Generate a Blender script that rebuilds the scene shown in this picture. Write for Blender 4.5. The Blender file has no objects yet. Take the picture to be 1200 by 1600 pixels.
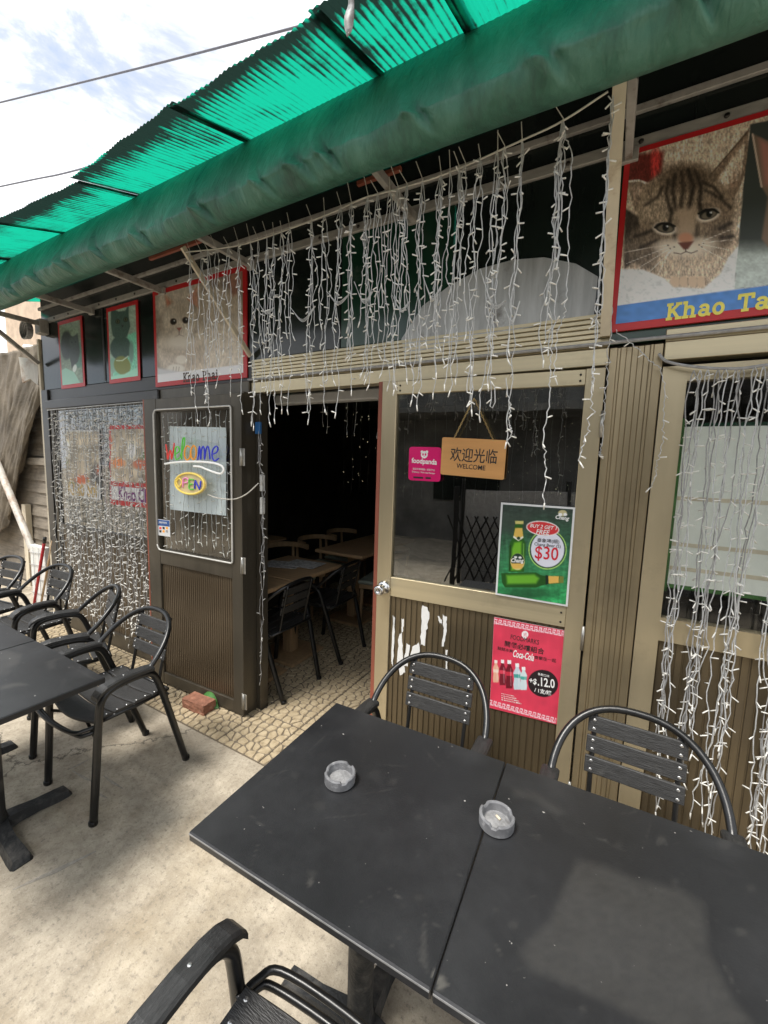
import bpy, bmesh, math, random
import numpy as np
from mathutils import Matrix, Vector
random.seed(7); rng = np.random.default_rng(7)
SC = bpy.context.scene
COL = SC.collection
R = math.radians

# ------------------------------------------------------------------ camera
CAM_H = 1.60
F_PX, YAW, PITCH, ROLL = 642.4, R(29.07), R(6.517), R(1.7645)      # calibrated on the 1200 x 1600 photograph
_f = Vector((-math.sin(YAW)*math.cos(PITCH), math.cos(YAW)*math.cos(PITCH), -math.sin(PITCH)))
_r = Vector((math.cos(YAW), math.sin(YAW), 0)); _u = _r.cross(_f)
_c, _s = math.cos(ROLL), math.sin(ROLL)
RIGHT = _c*_r + _s*_u; UP = -_s*_r + _c*_u; FWD = _f
cam = bpy.data.cameras.new('camera'); cam_o = bpy.data.objects.new('camera', cam); COL.objects.link(cam_o)
cam.sensor_fit = 'HORIZONTAL'; cam.sensor_width = 36; cam.lens = F_PX/1200*36; cam.clip_start = .02; cam.clip_end = 500
mw = Matrix((RIGHT, UP, -FWD)).transposed().to_4x4(); mw.translation = (0, 0, CAM_H); cam_o.matrix_world = mw
SC.camera = cam_o

# ------------------------------------------------------------------ sky, sun, exposure
SUN_EL, SUN_AZ = R(64), R(205)          # azimuth clockwise from +Y
w = bpy.data.worlds.new('World'); SC.world = w; w.use_nodes = True
nt = w.node_tree; nt.nodes.clear()
def N(t, ty, **kw):
    n = t.nodes.new(ty)
    for k, v in kw.items(): setattr(n, k, v)
    return n
sky = N(nt, 'ShaderNodeTexSky', sky_type='NISHITA', sun_disc=False, sun_elevation=SUN_EL, sun_rotation=SUN_AZ)
sky.air_density = 1.0; sky.dust_density = 1.2
tc = N(nt, 'ShaderNodeTexCoord'); mp = N(nt, 'ShaderNodeMapping'); mp.inputs['Scale'].default_value = (1, 1, 2.2)
mp.inputs['Rotation'].default_value = (.3, .2, .6)
no = N(nt, 'ShaderNodeTexNoise'); no.inputs['Scale'].default_value = 3.4; no.inputs['Detail'].default_value = 9; no.inputs['Roughness'].default_value = .62
no.inputs['Distortion'].default_value = .5
cr = N(nt, 'ShaderNodeValToRGB'); cr.color_ramp.elements[0].position = .22; cr.color_ramp.elements[1].position = .50
mx = N(nt, 'ShaderNodeMix', data_type='RGBA'); 
cs = N(nt, 'ShaderNodeValToRGB'); cs.color_ramp.elements[0].position = .42; cs.color_ramp.elements[0].color = (3.6, 3.75, 4.0, 1); cs.color_ramp.elements[1].position = .66; cs.color_ramp.elements[1].color = (8.0, 8.0, 8.0, 1)
bg = N(nt, 'ShaderNodeBackground'); bg.inputs['Strength'].default_value = .10; wo = N(nt, 'ShaderNodeOutputWorld')
L = nt.links.new
L(tc.outputs['Generated'], mp.inputs['Vector']); L(mp.outputs[0], no.inputs['Vector']); L(no.outputs['Fac'], cr.inputs['Fac'])
L(no.outputs['Fac'], cs.inputs['Fac']); L(cs.outputs['Color'], mx.inputs['B']); L(cr.outputs['Color'], mx.inputs['Factor']); L(sky.outputs['Color'], mx.inputs['A']); L(mx.outputs['Result'], bg.inputs['Color']); L(bg.outputs[0], wo.inputs['Surface'])
sl = bpy.data.lights.new('sun', 'SUN'); sl.energy = 1.9; sl.angle = R(17); sl.color = (1, .95, .88)
so = bpy.data.objects.new('sun', sl); COL.objects.link(so)
sd = Vector((math.sin(SUN_AZ)*math.cos(SUN_EL), math.cos(SUN_AZ)*math.cos(SUN_EL), math.sin(SUN_EL)))
so.rotation_euler = sd.to_track_quat('Z', 'Y').to_euler(); so.location = (0, -3, 8)
SC.view_settings.view_transform = 'Standard'; SC.view_settings.look = 'None'; SC.view_settings.gamma = 1; SC.view_settings.exposure = 1.40
SC.cycles.max_bounces = 8; SC.cycles.transparent_max_bounces = 12

# ------------------------------------------------------------------ pixels to places
def ray(x, y): return RIGHT*((x-600)/F_PX) - UP*((y-800)/F_PX) + FWD
CAMP = Vector((0, 0, CAM_H))
def on_y(x, y, Y): d = ray(x, y); return CAMP + d*(Y/d.y)
def on_z(x, y, z): d = ray(x, y); return CAMP + d*((z-CAM_H)/d.z)
def on_x(x, y, X): d = ray(x, y); return CAMP + d*(X/d.x)
def uv(M, x, y):                       # pixel -> local (x, z) on the plane local y = 0 of M
    Mi = M.inverted(); o = Mi @ CAMP; d = Mi.to_3x3() @ ray(x, y); p = o + d*(-o.y/d.y); return p.x, p.z
def project(P):                        # (n,3) array -> photo pixels
    Q = P - np.array(CAMP); a = Q @ np.array(RIGHT); b = Q @ np.array(UP); c = Q @ np.array(FWD)
    return 600 + F_PX*a/c, 800 - F_PX*b/c

# ------------------------------------------------------------------ materials
def lin(c): return tuple(((v/12.92) if v <= .04045 else ((v+.055)/1.055)**2.4) for v in c)
def srgb(r, g, b): return lin((r/255, g/255, b/255))
MATS = {}
def mat(name, col, rough=.5, metal=0, var=.25, scale=6, stretch=(1, 1, 1), bump=0, bscale=60, bstretch=None, col2=None, trans=0, alpha=1, emit=0, spec=.5, detail=6, coat=0, rvar=.12, dust=None):
    m = bpy.data.materials.new(name); m.use_nodes = True; t = m.node_tree; b = t.nodes['Principled BSDF']; l = t.links.new
    b.inputs['Roughness'].default_value = rough; b.inputs['Metallic'].default_value = metal; b.inputs['Specular IOR Level'].default_value = spec
    b.inputs['Coat Weight'].default_value = coat
    tcn = N(t, 'ShaderNodeTexCoord'); mpn = N(t, 'ShaderNodeMapping'); mpn.inputs['Scale'].default_value = stretch
    l(tcn.outputs['Object'], mpn.inputs['Vector'])
    nz = N(t, 'ShaderNodeTexNoise'); nz.inputs['Scale'].default_value = scale; nz.inputs['Detail'].default_value = detail; nz.inputs['Roughness'].default_value = .6
    l(mpn.outputs[0], nz.inputs['Vector'])
    rp = N(t, 'ShaderNodeValToRGB'); rp.color_ramp.elements[0].position = .3; rp.color_ramp.elements[1].position = .7
    c2 = col2 or tuple(min(1, c*(1+var)) for c in col); c1 = tuple(c*(1-var) for c in col) if not col2 else col
    rp.color_ramp.elements[0].color = (*c1, 1); rp.color_ramp.elements[1].color = (*c2, 1)
    l(nz.outputs['Fac'], rp.inputs['Fac']); colout = rp.outputs['Color']
    if dust:                          # dust = (colour, noise scale, threshold, softness, amount)
        nd = N(t, 'ShaderNodeTexNoise'); nd.inputs['Scale'].default_value = dust[1]; nd.inputs['Detail'].default_value = 9; nd.inputs['Roughness'].default_value = .68
        l(tcn.outputs['Object'], nd.inputs['Vector'])
        rd = N(t, 'ShaderNodeMapRange'); rd.inputs['From Min'].default_value = dust[2]; rd.inputs['From Max'].default_value = dust[2]+dust[3]; rd.inputs['To Max'].default_value = dust[4]
        l(nd.outputs['Fac'], rd.inputs['Value'])
        md = N(t, 'ShaderNodeMix', data_type='RGBA'); md.inputs['B'].default_value = (*dust[0], 1)
        l(rd.outputs[0], md.inputs['Factor']); l(colout, md.inputs['A']); colout = md.outputs['Result']
    l(colout, b.inputs['Base Color'])
    if rvar:
        mr = N(t, 'ShaderNodeMapRange'); mr.inputs['To Min'].default_value = max(.02, rough-rvar); mr.inputs['To Max'].default_value = min(1, rough+rvar)
        l(nz.outputs['Fac'], mr.inputs['Value']); l(mr.outputs[0], b.inputs['Roughness'])
    if bump:
        mb = N(t, 'ShaderNodeMapping'); mb.inputs['Scale'].default_value = bstretch or stretch; l(tcn.outputs['Object'], mb.inputs['Vector'])
        nb = N(t, 'ShaderNodeTexNoise'); nb.inputs['Scale'].default_value = bscale; nb.inputs['Detail'].default_value = 5
        l(mb.outputs[0], nb.inputs['Vector'])
        bp = N(t, 'ShaderNodeBump'); bp.inputs['Strength'].default_value = bump; bp.inputs['Distance'].default_value = .01
        l(nb.outputs['Fac'], bp.inputs['Height']); l(bp.outputs[0], b.inputs['Normal'])
    if trans: b.inputs['Transmission Weight'].default_value = trans
    if alpha < 1: b.inputs['Alpha'].default_value = alpha
    if emit: l(colout, b.inputs['Emission Color']); b.inputs['Emission Strength'].default_value = emit
    MATS[name] = m; return m

mat('champagne', (.50, .425, .28), .33, .6, .14, 5, (1, 1, .15), .05, 90, (1, 1, 14), rvar=.08, dust=((.2, .17, .12), 3, .55, .25, .5))
mat('champagne_rail', (.58, .50, .33), .33, .55, .10, 4, (.12, 1, 10), .05, 60, (.3, 1, 14), rvar=.08, dust=((.24, .2, .14), 4, .56, .2, .4))
mat('bronze_panel', (.15, .118, .072), .32, .6, .18, 4, (3, 1, .2), .05, 40, (1, 1, .2), rvar=.1, dust=((.09, .075, .055), 2.2, .5, .2, .7))
mat('bronze_pillar', (.38, .31, .195), .32, .65, .16, 3, (3, 1, .12), .04, 50, (1, 1, .1), rvar=.08, dust=((.15, .125, .085), 2.4, .52, .25, .6))
mat('dark_bronze', (.085, .074, .056), .34, .45, .2, 4, (3, 1, .2), .04, 60, (1, 1, .1), rvar=.1, dust=((.16, .145, .12), 5, .58, .15, .35))
mat('dark_bronze_panel', (.10, .074, .046), .28, .35, .22, 5, (6, 1, .15), .06, 40, (1, 1, .1), rvar=.12, dust=((.15, .125, .09), 4, .56, .15, .5))
mat('black_frame', (.028, .026, .024), .34, .2, .25, 5, (1, 1, 3), .03, 70, rvar=.1, dust=((.12, .11, .1), 5, .6, .12, .5))
mat('fascia_gloss', (.012, .017, .015), .16, 0, .3, 1.5, (2, 1, .3), .02, 8, rvar=.07, dust=((.10, .12, .11), 5, .63, .1, .45))
mat('fascia_green', (.012, .045, .026), .18, 0, .3, 1.5, (2, 1, .3), .02, 8, rvar=.07, dust=((.10, .12, .11), 5, .63, .1, .45))
mat('strip_metal', (.40, .385, .35), .5, .2, .18, 12, (1, 1, 3), .05, 120, dust=((.16, .13, .1), 9, .58, .12, .6))
mat('screw_dark', (.05, .045, .04), .45, .7)
mat('screw_bright', (.55, .54, .52), .25, .9)
mat('red_trim', (.26, .075, .045), .5, 0, .25, 8, (1, 1, .3), .08, 90)
def concrete_mat():
    m = bpy.data.materials.new('concrete'); m.use_nodes = True; t = m.node_tree; l = t.links.new; b = t.nodes['Principled BSDF']; b.inputs['Roughness'].default_value = .92; b.inputs['Specular IOR Level'].default_value = .25
    tcn = N(t, 'ShaderNodeTexCoord')
    def nz(sc, det, ro): n = N(t, 'ShaderNodeTexNoise'); n.inputs['Scale'].default_value = sc; n.inputs['Detail'].default_value = det; n.inputs['Roughness'].default_value = ro; l(tcn.outputs['Object'], n.inputs['Vector']); return n
    a, sp, st, wr = nz(7, 12, .78), nz(170, 4, .7), nz(1.1, 10, .62), nz(55, 6, .75)
    r1 = N(t, 'ShaderNodeValToRGB'); e = r1.color_ramp.elements; e[0].position = .32; e[0].color = (.26, .222, .168, 1); e[1].position = .66; e[1].color = (.58, .515, .41, 1); l(a.outputs['Fac'], r1.inputs['Fac'])
    def mixc(fac, col, src, lo, hi, amt):
        mr = N(t, 'ShaderNodeMapRange'); mr.inputs['From Min'].default_value = lo; mr.inputs['From Max'].default_value = hi; mr.inputs['To Max'].default_value = amt; l(fac, mr.inputs['Value'])
        mx_ = N(t, 'ShaderNodeMix', data_type='RGBA'); mx_.inputs['B'].default_value = (*col, 1); l(mr.outputs[0], mx_.inputs['Factor']); l(src, mx_.inputs['A']); return mx_.outputs['Result']
    c = mixc(st.outputs['Fac'], (.21, .184, .15), r1.outputs['Color'], .50, .68, .5); vc = N(t, 'ShaderNodeTexVoronoi', feature='DISTANCE_TO_EDGE'); vc.inputs['Scale'].default_value = .55; wn = nz(3.5, 8, .7); va = N(t, 'ShaderNodeVectorMath', operation='ADD'); vs_ = N(t, 'ShaderNodeVectorMath', operation='SCALE'); vs_.inputs['Scale'].default_value = .35
    l(wn.outputs['Color'], vs_.inputs[0]); l(tcn.outputs['Object'], va.inputs[0]); l(vs_.outputs[0], va.inputs[1]); l(va.outputs[0], vc.inputs['Vector']); c = mixc(vc.outputs['Distance'], (.09, .08, .065), c, .0045, .0015, .75)
    rs = nz(.8, 6, .6); c = mixc(rs.outputs['Fac'], (.34, .26, .15), c, .56, .72, .55)
    c = mixc(wr.outputs['Fac'], (.17, .15, .125), c, .53, .64, .6); c = mixc(sp.outputs['Fac'], (.10, .09, .075), c, .60, .72, .75); c = mixc(sp.outputs['Fac'], (.56, .53, .47), c, .40, .30, .6)
    l(c, b.inputs['Base Color']); bp = N(t, 'ShaderNodeBump'); bp.inputs['Strength'].default_value = .35; bp.inputs['Distance'].default_value = .004; l(sp.outputs['Fac'], bp.inputs['Height'])
    b2 = N(t, 'ShaderNodeBump'); b2.inputs['Strength'].default_value = .25; b2.inputs['Distance'].default_value = .012; l(a.outputs['Fac'], b2.inputs['Height']); l(bp.outputs[0], b2.inputs['Normal']); l(b2.outputs[0], b.inputs['Normal']); MATS['concrete'] = m
concrete_mat()
mat('stone', (.36, .285, .18), .62, 0, .3, 30, (1, 1, 1), .3, 160, spec=.35, col2=(.52, .43, .29), dust=((.22, .165, .10), 26, .52, .16, .7))
mat('grout', (.17, .14, .10), .9, 0, .2, 30)
mat('black_metal', (.011, .0115, .012), .32, .2, .3, 30, bump=.03, bscale=300, spec=.55, rvar=.08, dust=((.1, .1, .1), 26, .66, .08, .25))
mat('black_slat', (.034, .034, .034), .46, 0, .3, 20, (1, 6, 6), .35, 60, (.6, 7, 7), spec=.45, rvar=.1, dust=((.11, .108, .1), 14, .6, .12, .25))
mat('black_arm', (.026, .0262, .0265), .44, 0, .3, 20, (6, 1, 6), .3, 60, (7, .6, 7), spec=.45, rvar=.1, dust=((.11, .108, .1), 14, .6, .12, .25))
mat('cable_dark', (.10, .10, .125), .5)
mat('rivet', (.6, .6, .6), .28, .85, .1, 40)
mat('table_top', (.0145, .015, .0165), .38, 0, .25, 3, bump=.06, bscale=240, spec=.5, rvar=.12, dust=((.075, .077, .08), 2.6, .47, .3, .28))
def table_mat():
    t = MATS['table_top'].node_tree; l = t.links.new; b = t.nodes['Principled BSDF']; src = b.inputs['Base Color'].links[0].from_socket
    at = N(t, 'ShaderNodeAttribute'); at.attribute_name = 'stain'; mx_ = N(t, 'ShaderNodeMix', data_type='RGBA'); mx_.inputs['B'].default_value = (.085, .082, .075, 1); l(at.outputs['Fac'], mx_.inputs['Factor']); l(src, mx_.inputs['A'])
    tcn = N(t, 'ShaderNodeTexCoord'); n = N(t, 'ShaderNodeTexNoise'); n.inputs['Scale'].default_value = 75; n.inputs['Detail'].default_value = 2; l(tcn.outputs['Object'], n.inputs['Vector'])
    mr = N(t, 'ShaderNodeMapRange'); mr.inputs['From Min'].default_value = .755; mr.inputs['From Max'].default_value = .79; l(n.outputs['Fac'], mr.inputs['Value'])
    m2 = N(t, 'ShaderNodeMix', data_type='RGBA'); m2.inputs['B'].default_value = (.35, .34, .32, 1); l(mr.outputs[0], m2.inputs['Factor']); l(mx_.outputs['Result'], m2.inputs['A']); l(m2.outputs['Result'], b.inputs['Base Color'])
table_mat()
mat('rim_highlight', (.24, .24, .24), .35, 0, .3, 20, spec=.5)  # pale grey standing in for the highlight on the table rim
mat('cast_iron', (.03, .032, .034), .55, .3, .3, 12, bump=.25, bscale=90, dust=((.16, .15, .135), 12, .5, .2, .6))
mat('ash_grey', (.17, .172, .18), .6, .1, .3, 30, bump=.1, bscale=240, dust=((.42, .42, .42), 45, .56, .12, .6))
mat('ash_bed', (.25, .25, .255), .8, 0, .3, 60, bump=.3, bscale=200)
mat('brick_red', (.27, .12, .075), .9, 0, .35, 22, bump=.7, bscale=80, dust=((.45, .33, .25), 20, .58, .12, .6))
mat('leaf', (.035, .14, .02), .5, 0, .3, 18)
mat('white_plastic', (.72, .72, .69), .42, 0, .1, 30)
mat('led_clear', (.82, .81, .76), .3, 0, .1, 60, spec=.6)
mat('cable_clear', (.52, .53, .53), .3, 0, .16, 60, spec=.6)
mat('cable_grey', (.34, .34, .34), .5, 0, .25, 40)
mat('wire_white', (.6, .57, .5), .55, 0, .2, 40)
mat('red_border', srgb(196, 40, 42), .38, 0, .12, 6, dust=(srgb(120, 30, 34), 5, .58, .2, .5))
mat('poster_white', (.74, .75, .75), .4, 0, .06, 8)
mat('ink_black', (.02, .018, .018), .5, 0, .2, 30)
mat('ink_white', (.85, .85, .83), .45, 0, .04, 30)
mat('ink_brown', srgb(70, 52, 40), .5)
mat('ink_yellow', srgb(244, 232, 110), .5, 0, .12, 50)
mat('ink_red', srgb(200, 30, 50), .5)
mat('ink_purple', srgb(120, 40, 120), .5)
mat('pink_panel', srgb(214, 26, 108), .3, 0, .05, 5)
mat('wood_sign', srgb(205, 152, 92), .42, 0, .1, 5, (.6, 1, 5), .05, 40, (.4, 1, 9), dust=(srgb(120, 85, 52), 9, .62, .1, .5))
mat('brass', (.55, .42, .2), .35, .9, .2, 30)
mat('chrome', (.6, .6, .6), .16, 1, .08, 40)
mat('hinge_steel', (.42, .41, .38), .35, .8, .2, 30)
mat('pale_sheet', (.78, .84, .86), .6, 0, .05, 4)
mat('white_sheet', (.84, .86, .80), .6, 0, .06, 3)
mat('blue_tape', (.03, .14, .36), .5)
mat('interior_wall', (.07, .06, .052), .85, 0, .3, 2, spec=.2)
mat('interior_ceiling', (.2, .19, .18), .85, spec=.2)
mat('wood_table', (.50, .335, .19), .42, 0, .2, 5, (.7, 9, 1), .05, 60, (.5, 9, 1))
mat('wood_leg', (.42, .285, .16), .5, 0, .2, 8, (4, 4, .5))
mat('sage', (.33, .38, .33), .6, 0, .1, 20)
mat('menu_paper', (.6, .6, .6), .5, 0, .5, 34, detail=3)
mat('grey_weathered', (.46, .48, .49), .55, .1, .3, 7, (3, 1, .4), .1, 40, dust=((.10, .08, .06), 7, .55, .14, .7))
mat('awning_arm', (.42, .40, .37), .55, .1, .2, 12, dust=((.15, .12, .09), 14, .52, .14, .8))
mat('shed_plank', (.25, .215, .17), .85, 0, .3, 4, (1, 1, 9), .3, 60, (.4, 1, 10), dust=((.11, .092, .07), 4, .5, .2, .7))
mat('tarp', (.17, .142, .105), .8, 0, .35, 4, bump=.5, bscale=45, dust=((.08, .066, .05), 3, .47, .2, .75))
mat('cream_paint', (.62, .55, .42), .6, 0, .15, 9, (1, 1, .4), dust=((.30, .18, .09), 9, .55, .15, .7))
mat('rust_pole', (.5, .47, .42), .6, .1, .2, 9, (1, 1, .5), dust=((.25, .13, .06), 7, .48, .15, .8))
mat('broom_red', (.45, .02, .025), .4)
mat('opposite_dark', (.14, .138, .13), .8, 0, .4, 2, dust=((.24, .23, .21), 2, .5, .2, .6))
mat('opposite_net', (.30, .29, .28), .9, 0, .2, 30)
mat('lattice_black', (.012, .012, .012), .5, .3)
mat('orange_wall', (.50, .39, .29), .8, 0, .2, 3)
mat('far_white', (.7, .72, .74), .6)
mat('leaf_mass', (.045, .07, .025), .7, 0, .5, 3)
mat('rope_light', (.60, .59, .55), .35, 0, .12, 40, spec=.6)
mat('lamp_grey', (.55, .55, .54), .5, 0, .1, 10)
for nm, c in dict(red=(226, 70, 62), green=(96, 200, 70), orange=(240, 160, 40), blue=(52, 62, 200), white=(250, 250, 245), yellow=(248, 222, 110), pink=(238, 150, 200)).items():
    mat('neon_'+nm, srgb(*c), .4, 0, .04, 20, emit=.06)
mat('fairy_glow', (1, .78, .5), .5, emit=.9, rvar=0)

def glass_mat(name, tint=(.9, .93, .92), mirror=.1):
    m = bpy.data.materials.new(name); m.use_nodes = True; t = m.node_tree; t.nodes.clear(); l = t.links.new
    o = N(t, 'ShaderNodeOutputMaterial'); tr = N(t, 'ShaderNodeBsdfTransparent'); tr.inputs['Color'].default_value = (*tint, 1)
    gl = N(t, 'ShaderNodeBsdfGlossy'); gl.inputs['Roughness'].default_value = .01; gl.inputs['Color'].default_value = (.95, .95, .95, 1)
    lw = N(t, 'ShaderNodeLayerWeight'); lw.inputs['Blend'].default_value = .5; fr = N(t, 'ShaderNodeMath', operation='POWER'); fr.inputs[1].default_value = 4.0; l(lw.outputs['Facing'], fr.inputs[0])
    nz = N(t, 'ShaderNodeTexNoise'); nz.inputs['Scale'].default_value = 3.0; tcn = N(t, 'ShaderNodeTexCoord'); l(tcn.outputs['Object'], nz.inputs['Vector'])
    bp = N(t, 'ShaderNodeBump'); bp.inputs['Strength'].default_value = .012; bp.inputs['Distance'].default_value = .05; l(nz.outputs['Fac'], bp.inputs['Height']); l(bp.outputs[0], gl.inputs['Normal'])
    ad = N(t, 'ShaderNodeMath', operation='MULTIPLY_ADD'); ad.inputs[1].default_value = .9; ad.inputs[2].default_value = mirror; ad.use_clamp = True
    l(fr.outputs[0], ad.inputs[0]); mxs = N(t, 'ShaderNodeMixShader'); l(ad.outputs[0], mxs.inputs[0]); l(tr.outputs[0], mxs.inputs[1]); l(gl.outputs[0], mxs.inputs[2]); l(mxs.outputs[0], o.inputs['Surface'])
    MATS[name] = m
glass_mat('glass', (.60, .63, .62), .17); glass_mat('glass_clear', (.975, .985, .98), .03)

def sheet_mat():                       # corrugated translucent roofing: emerald fibreglass with black mould and grime, plus painted rib shading
    m = bpy.data.materials.new('green_fibreglass'); m.use_nodes = True; t = m.node_tree; t.nodes.clear(); l = t.links.new
    o = N(t, 'ShaderNodeOutputMaterial'); tcn = N(t, 'ShaderNodeTexCoord')
    mpn = N(t, 'ShaderNodeMapping'); mpn.inputs['Scale'].default_value = (16, 1.6, 1); l(tcn.outputs['Object'], mpn.inputs['Vector'])
    n1 = N(t, 'ShaderNodeTexNoise'); n1.inputs['Scale'].default_value = 2.2; n1.inputs['Detail'].default_value = 8; n1.inputs['Roughness'].default_value = .65; l(mpn.outputs[0], n1.inputs['Vector'])
    n2 = N(t, 'ShaderNodeTexNoise'); n2.inputs['Scale'].default_value = 4.5; n2.inputs['Detail'].default_value = 9; n2.inputs['Roughness'].default_value = .7; l(tcn.outputs['Object'], n2.inputs['Vector'])
    at = N(t, 'ShaderNodeAttribute'); at.attribute_name = 'grime_rib_shade'
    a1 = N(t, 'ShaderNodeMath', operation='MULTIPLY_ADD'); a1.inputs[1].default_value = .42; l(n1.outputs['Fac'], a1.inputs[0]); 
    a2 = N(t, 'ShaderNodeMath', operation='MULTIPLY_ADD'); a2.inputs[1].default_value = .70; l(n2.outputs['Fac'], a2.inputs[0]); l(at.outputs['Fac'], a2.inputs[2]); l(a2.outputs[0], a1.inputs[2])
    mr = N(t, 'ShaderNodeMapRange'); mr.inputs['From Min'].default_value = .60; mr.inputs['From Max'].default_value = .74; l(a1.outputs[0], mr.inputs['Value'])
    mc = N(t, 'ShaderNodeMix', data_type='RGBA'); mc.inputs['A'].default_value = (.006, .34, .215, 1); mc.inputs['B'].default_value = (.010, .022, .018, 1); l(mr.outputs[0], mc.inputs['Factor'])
    tl = N(t, 'ShaderNodeBsdfTranslucent'); df = N(t, 'ShaderNodeBsdfDiffuse'); gl = N(t, 'ShaderNodeBsdfGlossy'); gl.inputs['Roughness'].default_value = .35
    l(mc.outputs['Result'], tl.inputs['Color']); l(mc.outputs['Result'], df.inputs['Color'])
    m1 = N(t, 'ShaderNodeMixShader'); m1.inputs[0].default_value = .3; l(tl.outputs[0], m1.inputs[1]); l(df.outputs[0], m1.inputs[2])
    m2 = N(t, 'ShaderNodeMixShader'); m2.inputs[0].default_value = .04; l(m1.outputs[0], m2.inputs[1]); l(gl.outputs[0], m2.inputs[2]); l(m2.outputs[0], o.inputs['Surface'])
    MATS['green_fibreglass'] = m
sheet_mat()
def canvas_mat():
    m = bpy.data.materials.new('green_canvas'); m.use_nodes = True; t = m.node_tree; l = t.links.new; b = t.nodes['Principled BSDF']
    tcn = N(t, 'ShaderNodeTexCoord'); mpn = N(t, 'ShaderNodeMapping'); mpn.inputs['Scale'].default_value = (3, 1.2, 1.0); mpn.inputs['Rotation'].default_value = (0, .6, 0); l(tcn.outputs['Object'], mpn.inputs['Vector'])
    n1 = N(t, 'ShaderNodeTexNoise'); n1.inputs['Scale'].default_value = 2.6; n1.inputs['Detail'].default_value = 12; n1.inputs['Roughness'].default_value = .74; l(mpn.outputs[0], n1.inputs['Vector'])
    rp = N(t, 'ShaderNodeValToRGB'); e = rp.color_ramp.elements; e[0].position = .30; e[0].color = (.028, .070, .055, 1); e[1].position = .72; e[1].color = (.105, .255, .195, 1)
    x = rp.color_ramp.elements.new(.5); x.color = (.052, .160, .114, 1); l(n1.outputs['Fac'], rp.inputs['Fac'])
    l(rp.outputs['Color'], b.inputs['Base Color']); b.inputs['Roughness'].default_value = .5; b.inputs['Specular IOR Level'].default_value = .4
    n2 = N(t, 'ShaderNodeTexNoise'); n2.inputs['Scale'].default_value = 11; n2.inputs['Detail'].default_value = 7; n2.inputs['Distortion'].default_value = 1.2; l(mpn.outputs[0], n2.inputs['Vector'])
    bp = N(t, 'ShaderNodeBump'); bp.inputs['Strength'].default_value = .5; bp.inputs['Distance'].default_value = .02; l(n2.outputs['Fac'], bp.inputs['Height']); l(bp.outputs[0], b.inputs['Normal'])
    MATS['green_canvas'] = m
canvas_mat()
def print_mat():                       # flat print: the picture is a colour attribute on the sheet
    m = bpy.data.materials.new('printed_picture'); m.use_nodes = True; t = m.node_tree; b = t.nodes['Principled BSDF']
    a = N(t, 'ShaderNodeAttribute'); a.attribute_name = 'print'; t.links.new(a.outputs['Color'], b.inputs['Base Color']); b.inputs['Roughness'].default_value = .38
    MATS['printed_picture'] = m
print_mat()

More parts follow.
